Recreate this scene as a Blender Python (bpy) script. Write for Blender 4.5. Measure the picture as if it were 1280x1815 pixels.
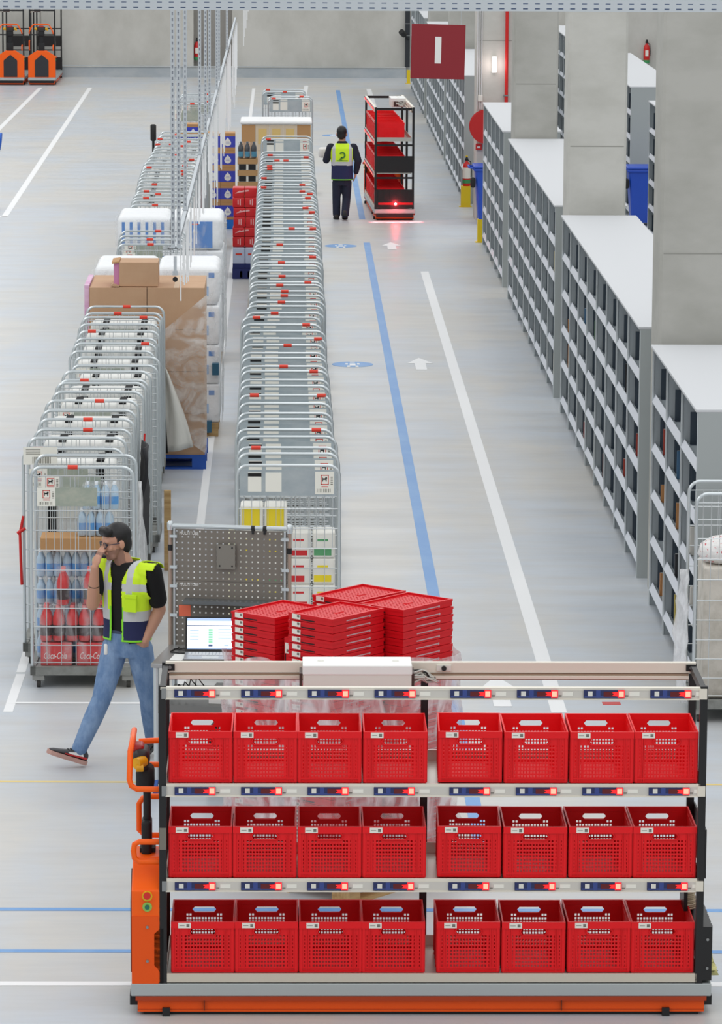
import bpy, math, random
from mathutils import Vector, Matrix, Euler

for o in list(bpy.data.objects):
    bpy.data.objects.remove(o, do_unlink=True)
SC = bpy.context.scene
COL = SC.collection
random.seed(7)
PI = math.pi

# ------------------------------------------------------------------ camera
FPX, CAMH, CX, CY = 7200.0, 6.4, 640.0, 907.5
YAW, PITCH, ROLL = math.radians(1.08576), math.radians(9.6619), math.radians(0.3)
RCAM = Matrix.Rotation(-YAW, 3, 'Z') @ Matrix.Rotation(PI / 2 - PITCH, 3, 'X') @ Matrix.Rotation(ROLL, 3, 'Z')
cd = bpy.data.cameras.new('camera')
cam = bpy.data.objects.new('camera', cd)
COL.objects.link(cam)
cam.matrix_world = Matrix.Translation((0, 0, CAMH)) @ RCAM.to_4x4()
cd.sensor_fit = 'HORIZONTAL'
cd.sensor_width = 36.0
cd.lens = FPX / 1280.0 * 36.0
cd.clip_start, cd.clip_end = 1.0, 400.0
SC.camera = cam

# ------------------------------------------------------------------ light, exposure
SC.view_settings.view_transform = 'Standard'
SC.view_settings.look = 'None'
SC.view_settings.gamma = 1.0
SC.view_settings.use_curve_mapping = False
SC.view_settings.exposure = 0.1
W = bpy.data.worlds.new('hall_light')
SC.world = W
W.use_nodes = True
_bg = W.node_tree.nodes['Background']
_bg.inputs[0].default_value = (0.93, 0.97, 1.0, 1)
_bg.inputs[1].default_value = 0.60
for i, (lx, ly, sx, sy, p) in enumerate([(-8.5, 55, 5.0, 100, 2900), (2.4, 55, 6.0, 100, 1850), (10, 55, 5.0, 100, 1300)]):
    ld = bpy.data.lights.new('ceiling_luminaire', 'AREA')
    ld.shape = 'RECTANGLE'
    ld.size, ld.size_y, ld.energy = sx, sy, p
    ld.color = (1.0, 0.99, 0.975)
    lo = bpy.data.objects.new('ceiling_luminaire', ld)
    lo.location = (lx, ly, 9.6)
    COL.objects.link(lo)


def gp(px, py, z=0.0):
    """ground point (x, y) seen at a pixel, at height z"""
    d = RCAM @ Vector(((px - CX) / FPX, -(py - CY) / FPX, -1))
    t = (z - CAMH) / d.z
    return d.x * t, d.y * t


def pY(px, py, Y):
    d = RCAM @ Vector(((px - CX) / FPX, -(py - CY) / FPX, -1))
    t = Y / d.y
    return d.x * t, CAMH + d.z * t


# ------------------------------------------------------------------ materials
def lin(c):
    return tuple(((v / 255.0) / 12.92 if v <= 10.3 else ((v / 255.0 + 0.055) / 1.055) ** 2.4) for v in c)


MATS = {}


def mat(name, rgb, rough=0.5, metal=0.0, emit=None, estr=0.0, spec=0.5, noise=None, alpha=1.0, bump=None, trans=0.0, coat=0.0):
    """rgb in display values; noise=(scale xyz, second colour, low, high[, detail])"""
    if name in MATS:
        return MATS[name]
    m = bpy.data.materials.new(name)
    m.use_nodes = True
    nt = m.node_tree
    b = nt.nodes['Principled BSDF']
    c = lin(rgb) + (1,)
    b.inputs['Base Color'].default_value = c
    b.inputs['Roughness'].default_value = rough
    b.inputs['Metallic'].default_value = metal
    b.inputs['Specular IOR Level'].default_value = spec
    b.inputs['Alpha'].default_value = alpha
    b.inputs['Transmission Weight'].default_value = trans
    b.inputs['Coat Weight'].default_value = coat
    if emit:
        b.inputs['Emission Color'].default_value = lin(emit) + (1,)
        b.inputs['Emission Strength'].default_value = estr
    if noise or bump:
        tc = nt.nodes.new('ShaderNodeTexCoord')
    if noise:
        mp = nt.nodes.new('ShaderNodeMapping')
        mp.inputs['Scale'].default_value = noise[0]
        nt.links.new(tc.outputs['Object'], mp.inputs['Vector'])
        nz = nt.nodes.new('ShaderNodeTexNoise')
        nz.inputs['Scale'].default_value = 1.0
        nz.inputs['Detail'].default_value = noise[4] if len(noise) > 4 else 5.0
        nz.inputs['Roughness'].default_value = 0.6
        nt.links.new(mp.outputs[0], nz.inputs['Vector'])
        mr = nt.nodes.new('ShaderNodeMapRange')
        mr.inputs[1].default_value, mr.inputs[2].default_value = noise[2], noise[3]
        nt.links.new(nz.outputs[0], mr.inputs[0])
        mx = nt.nodes.new('ShaderNodeMix')
        mx.data_type = 'RGBA'
        mx.inputs[6].default_value = c
        mx.inputs[7].default_value = lin(noise[1]) + (1,)
        nt.links.new(mr.outputs[0], mx.inputs[0])
        nt.links.new(mx.outputs[2], b.inputs['Base Color'])
    if bump:
        nb = nt.nodes.new('ShaderNodeTexNoise')
        nb.inputs['Scale'].default_value = bump[0]
        nb.inputs['Detail'].default_value = 4.0
        nt.links.new(tc.outputs['Object'], nb.inputs['Vector'])
        bp = nt.nodes.new('ShaderNodeBump')
        bp.inputs['Strength'].default_value = bump[1]
        bp.inputs['Distance'].default_value = bump[2]
        nt.links.new(nb.outputs[0], bp.inputs['Height'])
        nt.links.new(bp.outputs[0], b.inputs['Normal'])
    MATS[name] = m
    return m


def film_mat(name, rgb, lo, hi, scale, rough=0.25):
    """clear plastic film: noise mixes see-through with glossy white creases"""
    if name in MATS:
        return MATS[name]
    m = bpy.data.materials.new(name)
    m.use_nodes = True
    nt = m.node_tree
    b = nt.nodes['Principled BSDF']
    out = nt.nodes['Material Output']
    b.inputs['Base Color'].default_value = lin(rgb) + (1,)
    b.inputs['Roughness'].default_value = rough
    tr = nt.nodes.new('ShaderNodeBsdfTransparent')
    mix = nt.nodes.new('ShaderNodeMixShader')
    tc = nt.nodes.new('ShaderNodeTexCoord')
    mp = nt.nodes.new('ShaderNodeMapping')
    mp.inputs['Scale'].default_value = scale
    nz = nt.nodes.new('ShaderNodeTexNoise')
    nz.inputs['Scale'].default_value = 1.0
    nz.inputs['Detail'].default_value = 6.0
    nz.inputs['Distortion'].default_value = 1.2
    mr = nt.nodes.new('ShaderNodeMapRange')
    mr.inputs[1].default_value, mr.inputs[2].default_value = 0.42, 0.68
    mr.inputs[3].default_value, mr.inputs[4].default_value = lo, hi
    nt.links.new(tc.outputs['Object'], mp.inputs['Vector'])
    nt.links.new(mp.outputs[0], nz.inputs['Vector'])
    nt.links.new(nz.outputs[0], mr.inputs[0])
    nt.links.new(mr.outputs[0], mix.inputs[0])
    nt.links.new(tr.outputs[0], mix.inputs[1])
    nt.links.new(b.outputs[0], mix.inputs[2])
    bp = nt.nodes.new('ShaderNodeBump')
    bp.inputs['Strength'].default_value = 0.6
    bp.inputs['Distance'].default_value = 0.02
    nt.links.new(nz.outputs[0], bp.inputs['Height'])
    nt.links.new(bp.outputs[0], b.inputs['Normal'])
    nt.links.new(mix.outputs[0], out.inputs['Surface'])
    MATS[name] = m
    return m


M_TOTE = mat('red_plastic', (234, 14, 24), 0.42, spec=0.35)
M_CRATE = mat('red_crate_plastic', (214, 14, 28), 0.45, spec=0.35)
M_STICK = mat('paper_label', (236, 234, 224), 0.6)
M_INK = mat('label_print', (120, 118, 110), 0.7)
M_ORANGE = mat('orange_paint', (252, 98, 4), 0.4, spec=0.35)
M_ORANGE2 = mat('orange_skirt_paint', (236, 84, 4), 0.42, spec=0.35)
M_BLACK = mat('black_paint', (20, 20, 22), 0.4)
M_RUBBER = mat('black_rubber', (26, 26, 28), 0.7)
M_RAIL = mat('grey_rail_paint', (178, 184, 184), 0.35, 0.3)
M_ALU = mat('galvanised_tray', (205, 203, 194), 0.33, 0.75)
M_BEIGE = mat('beige_profile', (226, 220, 206), 0.4)
M_NAVY = mat('navy_plastic', (32, 42, 92), 0.4)
M_NAVY2 = mat('blue_plastic', (52, 70, 138), 0.4)
M_LEDD = mat('dark_red_screen', (70, 8, 14), 0.3, emit=(200, 10, 16), estr=0.07)
M_LEDB = mat('bright_red_digits', (230, 30, 34), 0.3, emit=(255, 22, 26), estr=1.0)
M_LAMP = mat('lit_red_signal', (250, 120, 100), 0.3, emit=(255, 120, 100), estr=2.4)
M_LAMPR = mat('lit_red_signal_edge', (240, 20, 30), 0.3, emit=(255, 16, 30), estr=1.6)
M_WHITEP = mat('white_plastic', (224, 222, 214), 0.35)
M_WHITE = mat('white_paint', (235, 235, 232), 0.5)
M_GALV = mat('galvanised_tube', (206, 213, 216), 0.3, 0.6)
M_WIRE = mat('galvanised_wire', (216, 221, 223), 0.3, 0.6)
M_PLATE = mat('zinc_plate', (170, 182, 188), 0.42, 0.4, noise=((6, 6, 9), (188, 197, 200), 0.35, 0.7))
M_PLATEG = mat('green_grey_plate', (160, 168, 156), 0.5, 0.2, noise=((8, 8, 12), (182, 184, 170), 0.45, 0.7))
M_REDCLIP = mat('red_clip_plastic', (224, 62, 42), 0.4)
M_STEEL = mat('steel', (150, 152, 152), 0.35, 0.8)
M_SHELF = mat('shelf_grey', (168, 176, 180), 0.5, 0.1)
M_SHELFP = mat('shelf_panel_grey', (164, 170, 170), 0.5)
M_SHELFT = mat('shelf_top_white', (204, 206, 209), 0.65, spec=0.3)
M_LIP = mat('label_rail_white', (214, 218, 226), 0.45)
M_UPR = mat('upright_edge', (200, 206, 208), 0.4, 0.2)
M_DIV = mat('dark_divider', (62, 74, 86), 0.5, 0.2)
M_CARD = mat('cardboard', (196, 160, 128), 0.8, noise=((3, 3, 3), (186, 148, 116), 0.3, 0.7))
M_CARD2 = mat('brown_cardboard', (186, 142, 96), 0.8)
M_CARDE = mat('cardboard_edge', (110, 82, 58), 0.9)
M_WOOD = mat('pallet_wood', (200, 168, 118), 0.8, noise=((2, 30, 30), (168, 132, 84), 0.35, 0.7))
M_BLUEP = mat('blue_plastic_pallet', (32, 84, 176), 0.45)
M_DKBLUE = mat('dark_blue_plastic', (24, 36, 100), 0.5)
M_BLUEBIN = mat('blue_bin_plastic', (34, 78, 186), 0.4)
M_YELLOW = mat('yellow_paint', (228, 198, 22), 0.45)
M_RED = mat('signal_red', (206, 28, 26), 0.4)
M_FILM = film_mat('stretch_film', (240, 238, 240), 0.22, 0.85, (6, 6, 3))
M_FILMW = film_mat('milky_film', (240, 241, 243), 0.5, 0.95, (6, 6, 4))
M_FILMT = film_mat('thin_film', (240, 240, 242), 0.05, 0.45, (5, 5, 3))
M_SKIN = mat('skin', (196, 146, 122), 0.55)
M_HAIR = mat('dark_hair', (22, 20, 22), 0.55)
M_HIVIS = mat('hi_vis_yellow', (214, 250, 40), 0.7, emit=(214, 255, 40), estr=0.0)
M_REFL = mat('reflective_grey', (196, 198, 200), 0.4)
M_NAVYF = mat('navy_fabric', (34, 40, 82), 0.85)
M_BLACKF = mat('black_fabric', (16, 16, 18), 0.9)
M_TRIM = mat('green_trim', (140, 230, 50), 0.7)
M_JEANS = mat('blue_denim', (98, 128, 168), 0.85, noise=((14, 14, 5), (134, 160, 194), 0.38, 0.66), bump=(16, 0.5, 0.02))


# ------------------------------------------------------------------ mesh builder
class MB:
    def __init__(s):
        s.v, s.f, s.m, s.s = [], [], [], []

    def add(s, vs, fs, mi=0, smooth=False):
        n = len(s.v)
        s.v += [tuple(p) for p in vs]
        for f in fs:
            s.f.append(tuple(i + n for i in f))
            s.m.append(mi)
            s.s.append(smooth)
        return s

    def box(s, lo, hi, mi=0, M=None):
        x0, y0, z0 = lo
        x1, y1, z1 = hi
        vs = [Vector(p) for p in ((x0, y0, z0), (x1, y0, z0), (x1, y1, z0), (x0, y1, z0), (x0, y0, z1), (x1, y0, z1), (x1, y1, z1), (x0, y1, z1))]
        if M:
            vs = [M @ p for p in vs]
        return s.add(vs, [(0, 3, 2, 1), (4, 5, 6, 7), (0, 1, 5, 4), (1, 2, 6, 5), (2, 3, 7, 6), (3, 0, 4, 7)], mi)

    def cbox(s, c, d, mi=0, M=None):
        return s.box([c[i] - d[i] / 2 for i in range(3)], [c[i] + d[i] / 2 for i in range(3)], mi, M)

    def rbox(s, lo, hi, r=0.02, mi=0, n=3, M=None, smooth=True):
        """box with rounded vertical edges and softened top/bottom"""
        x0, y0, z0 = lo
        x1, y1, z1 = hi

        def ring(ins, z):
            pts = []
            for (cx, cy, a0) in ((x1 - r, y1 - r, 0), (x0 + r, y1 - r, 90), (x0 + r, y0 + r, 180), (x1 - r, y0 + r, 270)):
                for k in range(n + 1):
                    a = math.radians(a0 + 90.0 * k / n)
                    rr = max(r - ins, 0.0005)
                    pts.append(Vector((cx + rr * math.cos(a), cy + rr * math.sin(a), z)))
            return pts
        rings = []
        for k in range(n + 1):
            a = PI / 2 * k / n
            rings.append(ring(r * (1 - math.sin(a)), z0 + r * (1 - math.cos(a))))
        for k in range(n + 1):
            a = PI / 2 * k / n
            rings.append(ring(r * (1 - math.cos(a)), z1 - r + r * math.sin(a)))
        if M:
            rings = [[M @ p for p in rg] for rg in rings]
        return s.loft(rings, mi, smooth=smooth, caps=True)

    def loft(s, rings, mi=0, smooth=True, caps=True, closed=True):
        n = len(rings[0])
        vs = [p for r in rings for p in r]
        fs = []
        for i in range(len(rings) - 1):
            for j in range(n if closed else n - 1):
                k = (j + 1) % n
                fs.append((i * n + j, i * n + k, (i + 1) * n + k, (i + 1) * n + j))
        s.add(vs, fs, mi, smooth)
        if caps:
            s.add(rings[0], [tuple(reversed(range(n)))], mi)
            s.add(rings[-1], [tuple(range(n))], mi)
        return s

    def cyl(s, p0, p1, r0, r1=None, n=12, mi=0, caps=True, smooth=True):
        p0, p1 = Vector(p0), Vector(p1)
        r1 = r0 if r1 is None else r1
        d = (p1 - p0).normalized()
        a = Vector((0, 0, 1)) if abs(d.z) < 0.9 else Vector((1, 0, 0))
        u = d.cross(a).normalized()
        w = d.cross(u)
        rings = []
        for p, r in ((p0, r0), (p1, r1)):
            rings.append([p + (u * math.cos(-2 * PI * k / n) + w * math.sin(-2 * PI * k / n)) * r for k in range(n)])
        return s.loft(rings, mi, smooth, caps)

    def tube(s, pts, r, n=8, mi=0, closed=False, smooth=True):
        pts = [Vector(p) for p in pts]
        m = len(pts)
        rings = []
        u = None
        for i, p in enumerate(pts):
            if closed:
                t = (pts[(i + 1) % m] - pts[i - 1]).normalized()
            else:
                t = (pts[min(i + 1, m - 1)] - pts[max(i - 1, 0)]).normalized()
            if u is None:
                a = Vector((0, 0, 1)) if abs(t.z) < 0.9 else Vector((1, 0, 0))
                u = t.cross(a).normalized()
            else:
                u = (u - t * u.dot(t)).normalized()
            w = t.cross(u)
            rr = r[i] if isinstance(r, (list, tuple)) else r
            rings.append([p + (u * math.cos(-2 * PI * k / n) + w * math.sin(-2 * PI * k / n)) * rr for k in range(n)])
        if closed:
            rings.append(rings[0])
        return s.loft(rings, mi, smooth, not closed)

    def lathe(s, prof, c=(0, 0, 0), n=16, mi=0, smooth=True, M=None):
        rings = []
        for r, z in prof:
            rings.append([Vector((c[0] + r * math.cos(2 * PI * k / n), c[1] + r * math.sin(2 * PI * k / n), c[2] + z)) for k in range(n)])
        if M:
            rings = [[M @ p for p in rg] for rg in rings]
        return s.loft(rings, mi, smooth, True)

    def prism(s, poly, a, b, axis='y', mi=0, M=None):
        """poly: list of 2-D points; extruded from a to b along axis"""
        def P(q, t):
            p = {'x': (t, q[0], q[1]), 'y': (q[0], t, q[1]), 'z': (q[0], q[1], t)}[axis]
            return (M @ Vector(p)) if M else Vector(p)
        n = len(poly)
        A = [P(q, a) for q in poly]
        B = [P(q, b) for q in poly]
        fs = [tuple(range(n)), tuple(reversed(range(n, 2 * n)))]
        fs += [(i, i + n, (i + 1) % n + n, (i + 1) % n) for i in range(n)]
        return s.add(A + B, fs, mi)

    def quad(s, a, b, c, d, mi=0):
        return s.add([a, b, c, d], [(0, 1, 2, 3)], mi)

    def perf(s, o, u, v, us, vs, solid, th, mi=0):
        """plate with holes: o origin, u/v unit axes, us/vs grid lines, solid(i,j) -> bool, th thickness along u x v"""
        o, u, v = Vector(o), Vector(u), Vector(v)
        n = u.cross(v)
        nu, nv = len(us), len(vs)
        base = len(s.v)
        for k in (0, 1):
            for j in range(nv):
                for i in range(nu):
                    s.v.append(tuple(o + u * us[i] + v * vs[j] + n * (th * k)))
        idx = lambda i, j, k: base + k * nu * nv + j * nu + i
        S = [[bool(solid(i, j)) for j in range(nv - 1)] for i in range(nu - 1)]
        get = lambda i, j: 0 <= i < nu - 1 and 0 <= j < nv - 1 and S[i][j]

        def f(*q):
            s.f.append(q)
            s.m.append(mi)
            s.s.append(False)
        for i in range(nu - 1):
            for j in range(nv - 1):
                if not S[i][j]:
                    continue
                f(idx(i, j, 1), idx(i + 1, j, 1), idx(i + 1, j + 1, 1), idx(i, j + 1, 1))
                f(idx(i, j, 0), idx(i, j + 1, 0), idx(i + 1, j + 1, 0), idx(i + 1, j, 0))
                if not get(i - 1, j):
                    f(idx(i, j, 0), idx(i, j, 1), idx(i, j + 1, 1), idx(i, j + 1, 0))
                if not get(i + 1, j):
                    f(idx(i + 1, j, 1), idx(i + 1, j, 0), idx(i + 1, j + 1, 0), idx(i + 1, j + 1, 1))
                if not get(i, j - 1):
                    f(idx(i, j, 1), idx(i, j, 0), idx(i + 1, j, 0), idx(i + 1, j, 1))
                if not get(i, j + 1):
                    f(idx(i, j + 1, 0), idx(i, j + 1, 1), idx(i + 1, j + 1, 1), idx(i + 1, j + 1, 0))
        return s

    def build(s, name, mats, parent=None, loc=(0, 0, 0), rz=0.0):
        me = bpy.data.meshes.new(name)
        me.from_pydata(s.v, [], s.f)
        if not isinstance(mats, (list, tuple)):
            mats = [mats]
        for m in mats:
            me.materials.append(m)
        me.polygons.foreach_set('material_index', s.m)
        me.polygons.foreach_set('use_smooth', s.s)
        me.update()
        o = bpy.data.objects.new(name, me)
        o.location = loc
        o.rotation_euler = (0, 0, rz)
        COL.objects.link(o)
        if parent:
            o.parent = parent
        return o


def thing(name, label, cat, loc=(0, 0, 0), rz=0.0, group=None):
    o = bpy.data.objects.new(name, None)
    o.empty_display_size = 0.1
    COL.objects.link(o)
    o.location = loc
    o.rotation_euler = (0, 0, rz)
    return tag(o, label, cat, group)


def tag(o, label, cat, group=None):
    o['label'] = label
    o['category'] = cat
    if group:
        o['group'] = group
    return o


def struct(o):
    o['kind'] = 'structure'
    return o


KIDS = {}


def kids_of(o):
    """direct children by a one-off scan kept per template"""
    if o.name not in KIDS:
        KIDS[o.name] = [c for c in bpy.data.objects if c.parent == o]
    return KIDS[o.name]


def dup(root, loc, rz=0.0, label=None, group=None, skip=(), cat=None):
    r = root.copy()
    COL.objects.link(r)
    r.location = loc
    r.rotation_euler = (0, 0, rz)
    if label:
        r['label'] = label
    if group:
        r['group'] = group
    if cat:
        r['category'] = cat
    made = []
    for ch in kids_of(root):
        if ch.name.split('.')[0] in skip:
            continue
        c = ch.copy()
        COL.objects.link(c)
        c.parent = r
        made.append(c)
        for g in kids_of(ch):
            d = g.copy()
            COL.objects.link(d)
            d.parent = c
    return r, made


def bevel(o, w, seg=2):
    b = o.modifiers.new('edge', 'BEVEL')
    b.width = w
    b.segments = seg
    b.limit_method = 'ANGLE'
    return o


def text(body, name, size, m, parent, loc, rot, ext=0.0006, shear=0.0, width=None, align='CENTER'):
    c = bpy.data.curves.new('lettering_curve', 'FONT')
    c.body = body
    c.size = size
    c.extrude = ext
    c.shear = shear
    c.align_x = align
    c.align_y = 'CENTER'
    c.resolution_u = 3
    t = bpy.data.objects.new('lettering_tmp', c)
    COL.objects.link(t)
    dg = bpy.context.evaluated_depsgraph_get()
    me = bpy.data.meshes.new_from_object(t.evaluated_get(dg))
    bpy.data.objects.remove(t, do_unlink=True)
    bpy.data.curves.remove(c)
    if width:
        xs = [v.co.x for v in me.vertices]
        k = width / max(max(xs) - min(xs), 1e-4)
        for v in me.vertices:
            v.co.x *= k
    me.materials.clear()
    me.materials.append(m)
    o = bpy.data.objects.new(name, me)
    o.location = loc
    o.rotation_euler = rot
    COL.objects.link(o)
    o.parent = parent
    return o


ONES = ['', 'first', 'second', 'third', 'fourth', 'fifth', 'sixth', 'seventh', 'eighth', 'ninth', 'tenth', 'eleventh', 'twelfth',
        'thirteenth', 'fourteenth', 'fifteenth', 'sixteenth', 'seventeenth', 'eighteenth', 'nineteenth', 'twentieth']


def nth(n):
    if n <= 20:
        return ONES[n]
    if n == 30:
        return 'thirtieth'
    return ('twenty-' if n < 30 else 'thirty-') + ONES[n % 10]
# ------------------------------------------------------------------ floor
def floor_material():
    m = bpy.data.materials.new('polished_concrete')
    m.use_nodes = True
    nt = m.node_tree
    b = nt.nodes['Principled BSDF']
    tc = nt.nodes.new('ShaderNodeTexCoord')

    def noise(scale, detail=5, rough=0.6):
        mp = nt.nodes.new('ShaderNodeMapping')
        mp.inputs['Scale'].default_value = scale
        nt.links.new(tc.outputs['Object'], mp.inputs['Vector'])
        n = nt.nodes.new('ShaderNodeTexNoise')
        n.inputs['Scale'].default_value = 1.0
        n.inputs['Detail'].default_value = detail
        n.inputs['Roughness'].default_value = rough
        nt.links.new(mp.outputs[0], n.inputs['Vector'])
        return n

    def ramp(n, lo, hi, a=0.0, z=1.0):
        r = nt.nodes.new('ShaderNodeMapRange')
        r.inputs[1].default_value, r.inputs[2].default_value = lo, hi
        r.inputs[3].default_value, r.inputs[4].default_value = a, z
        nt.links.new(n.outputs[0], r.inputs[0])
        return r

    def mix(fac, a, c, blend='MIX'):
        x = nt.nodes.new('ShaderNodeMix')
        x.data_type = 'RGBA'
        x.blend_type = blend
        nt.links.new(fac.outputs[0], x.inputs[0])
        for k, q in ((6, a), (7, c)):
            if isinstance(q, tuple):
                x.inputs[k].default_value = lin(q) + (1,)
            else:
                nt.links.new(q.outputs[2], x.inputs[k])
        return x
    big = mix(ramp(noise((0.6, 0.22, 1), 5), 0.42, 0.58), (188, 195, 203), (197, 195, 190))
    mid = mix(ramp(noise((0.8, 0.7, 1), 6, 0.7), 0.46, 0.72, 0, 0.5), big, (184, 190, 197))
    streak = mix(ramp(noise((0.5, 3.2, 1), 4, 0.55), 0.45, 0.75, 0, 0.6), mid, (186, 184, 181))
    fine = mix(ramp(noise((2.2, 16, 1), 5, 0.6), 0.42, 0.8, 0, 0.4), streak, (176, 178, 180))
    nt.links.new(fine.outputs[2], b.inputs['Base Color'])
    r = ramp(noise((0.7, 2.2, 1), 5), 0.3, 0.75, 0.30, 0.50)
    nt.links.new(r.outputs[0], b.inputs['Roughness'])
    b.inputs['Specular IOR Level'].default_value = 0.5
    return m


floor = struct(MB().box((-26, 8, -0.3), (30, 103.0, 0)).build('floor', floor_material()))
M_PAINTW = mat('white_floor_paint', (236, 237, 238), 0.45)
M_PAINTB = mat('blue_floor_paint', (98, 150, 208), 0.45, noise=((3, 1.5, 1), (120, 166, 214), 0.45, 0.75))
M_PAINTY = mat('yellow_floor_paint', (226, 200, 120), 0.5)
M_PAINTR = mat('red_floor_tape', (196, 60, 60), 0.5)


def line(name, m, x0, y0, x1, y1, w, z=0.002):
    d = Vector((x1 - x0, y1 - y0, 0))
    n = Vector((-d.y, d.x, 0)).normalized() * (w / 2)
    p = [Vector((x0, y0, z)) - n, Vector((x1, y1, z)) - n, Vector((x1, y1, z)) + n, Vector((x0, y0, z)) + n]
    b = MB()
    b.add(p + [q - Vector((0, 0, 0.0018)) for q in p], [(0, 1, 2, 3), (0, 4, 5, 1), (1, 5, 6, 2), (2, 6, 7, 3), (3, 7, 4, 0)])
    return b.build(name, m, floor)


line('blue_line', M_PAINTB, 1.247, 24.0, 1.247, gp(645, 430)[1], 0.10)
line('blue_line', M_PAINTB, 1.247, gp(640, 389)[1], 1.247, 98.0, 0.10)
line('white_line', M_PAINTW, 2.0, 28.9, 2.0, 58.2, 0.115)
line('white_line', M_PAINTW, 2.0, 72, 2.0, 98.5, 0.115)
line('white_line', M_PAINTW, -0.78, 29.2, -0.78, 98.5, 0.075)
x, y = gp(160, 155)
x2, y2 = gp(8, 384)
line('white_line', M_PAINTW, x, 98.5, x2, y2, 0.10)
line('white_line', M_PAINTW, x2 - 1.5, y2 - 0.1, x2 + 0.05, y2, 0.10)
xa, ya = gp(75, 152)
line('white_line', M_PAINTW, xa, 98.5, xa - 0.1, 80, 0.10)
line('white_line', M_PAINTW, *gp(37, 1195), *gp(14, 1262), 0.07)
line('white_line', M_PAINTW, *gp(14, 1246), *gp(420, 1247), 0.055, 0.0032)
xl, yl = gp(37, 1192)
line('white_line', M_PAINTW, xl, yl, xl - 0.02, 52, 0.07)
line('white_line', M_PAINTW, *gp(543, 152), *gp(539, 175), 0.1)
line('white_line', M_PAINTW, -9, 21.93, 9, 21.86, 0.085)
line('blue_line', M_PAINTB, -9, 23.52, 9, 23.40, 0.065)
line('blue_line', M_PAINTB, -9, 22.62, 9, 22.50, 0.065)
line('yellow_line', M_PAINTY, -9, 26.83, 9, 26.57, 0.035)
line('red_tape', M_PAINTR, *gp(1068, 1247), *gp(1100, 1247), 0.10)


def arrow(px, py, s=0.34):
    x, y = gp(px, py)
    w, h = s * 0.46, s * 3.2
    pts = [(-w * .42, -h * .5), (w * .42, -h * .5), (w * .42, 0.02), (w, 0.02), (0, h * .5), (-w, 0.02), (-w * .42, 0.02)]
    b = MB()
    b.add([(x + p[0], y + p[1], 0.0025) for p in pts], [(0, 1, 2, 6), (3, 4, 5), (2, 3, 5, 6)])
    b.build('arrow_marking', M_PAINTW, floor)


arrow(694, 436, 0.34)
arrow(745, 645, 0.34)
arrow(885, 1225, 0.34)
for px, py in ((604, 436), (625, 646), (592, 240)):
    x, y = gp(px, py)
    b = MB()
    b.lathe([(0.245, -0.002), (0.245, 0.002)], (x, y, 0.0005), 40, 0)
    b.build('round_pictogram', M_PAINTB, floor)
    b = MB()
    for (px_, py_, w, h) in ((0, -.02, .07, .18), (0, .14, .06, .06), (-.05, -.16, .035, .14), (.05, -.16, .035, .14), (-.07, 0.02, .03, .12), (.07, .02, .03, .12)):
        b.cbox((x + px_, y + py_ * 1.2, 0.0035), (w, h, 0.001))
    b.build('pedestrian_marking', M_PAINTW, floor)

# ------------------------------------------------------------------ back wall, curb, pillars
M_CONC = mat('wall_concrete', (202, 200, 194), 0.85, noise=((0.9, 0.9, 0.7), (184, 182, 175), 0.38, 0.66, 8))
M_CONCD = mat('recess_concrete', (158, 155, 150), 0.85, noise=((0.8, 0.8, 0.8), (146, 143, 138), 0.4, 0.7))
M_CURB = mat('curb_concrete', (166, 174, 180), 0.7, noise=((1.5, 1, 3), (186, 190, 192), 0.4, 0.7))
M_PILLAR = mat('pillar_concrete', (180, 179, 173), 0.85, noise=((1.2, 1.2, 2.2), (164, 163, 156), 0.4, 0.68, 9))
M_PILLAR_S = mat('pillar_edge_concrete', (198, 196, 190), 0.85)
b = MB()
xr0, xr1 = pY(343, 60, 103)[0], pY(412, 60, 103)[0]
b.box((-26, 103.0, 0), (xr0, 103.6, 10))
b.box((xr1, 103.0, 0), (30, 103.6, 10))
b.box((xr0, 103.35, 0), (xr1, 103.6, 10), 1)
for xx in (-6.2, 6.0, 12):
    b.box((xx, 102.99, 0), (xx + 0.03, 103.0, 10), 1)
struct(b.build('wall_back', [M_CONC, M_CONCD]))
b = MB().box((-26, 102.72, 0), (3.02, 103.0, 0.27)).box((-26, 102.70, 0.255), (3.02, 102.72, 0.27), 1)
struct(b.build('baseboard_back', [M_CURB, M_CONC]))
b = MB().box((-26.3, 8, 0), (-26, 103.6, 10))
struct(b.build('wall_left', M_CONC))
b = MB().box((30, 8, 0), (30.3, 103.6, 10))
struct(b.build('wall_right', M_CONC))

for k, yy in enumerate((33.2, 44.33, 54.95, 65.9, 76.9, 88.0)):
    b = MB()
    x0, w = 3.075, (0.66, 0.645, 0.60, 0.66, 0.66, 0.66)[k]
    ch = 0.025
    poly = [(x0 + ch, yy), (x0 + w - ch, yy), (x0 + w, yy + ch), (x0 + w, yy + w - ch), (x0 + w - ch, yy + w), (x0 + ch, yy + w), (x0, yy + w - ch), (x0, yy + ch)]
    b.prism(poly, 0, 10, 'z')
    b.m[2] = 0
    for zz in (2.9, 5.6):
        b.box((x0 + .03, yy - 0.001, zz), (x0 + w - .03, yy, zz + 0.012), 1)
    struct(b.build('pillar', [mat('pale_pillar_concrete', (200, 199, 193), 0.85, noise=((1.2, 1.2, 2.2), (184, 183, 176), 0.4, 0.68, 9)) if k in (1, 3) else M_PILLAR, mat('pillar_joint', (150, 149, 143), 0.9)]))

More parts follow.
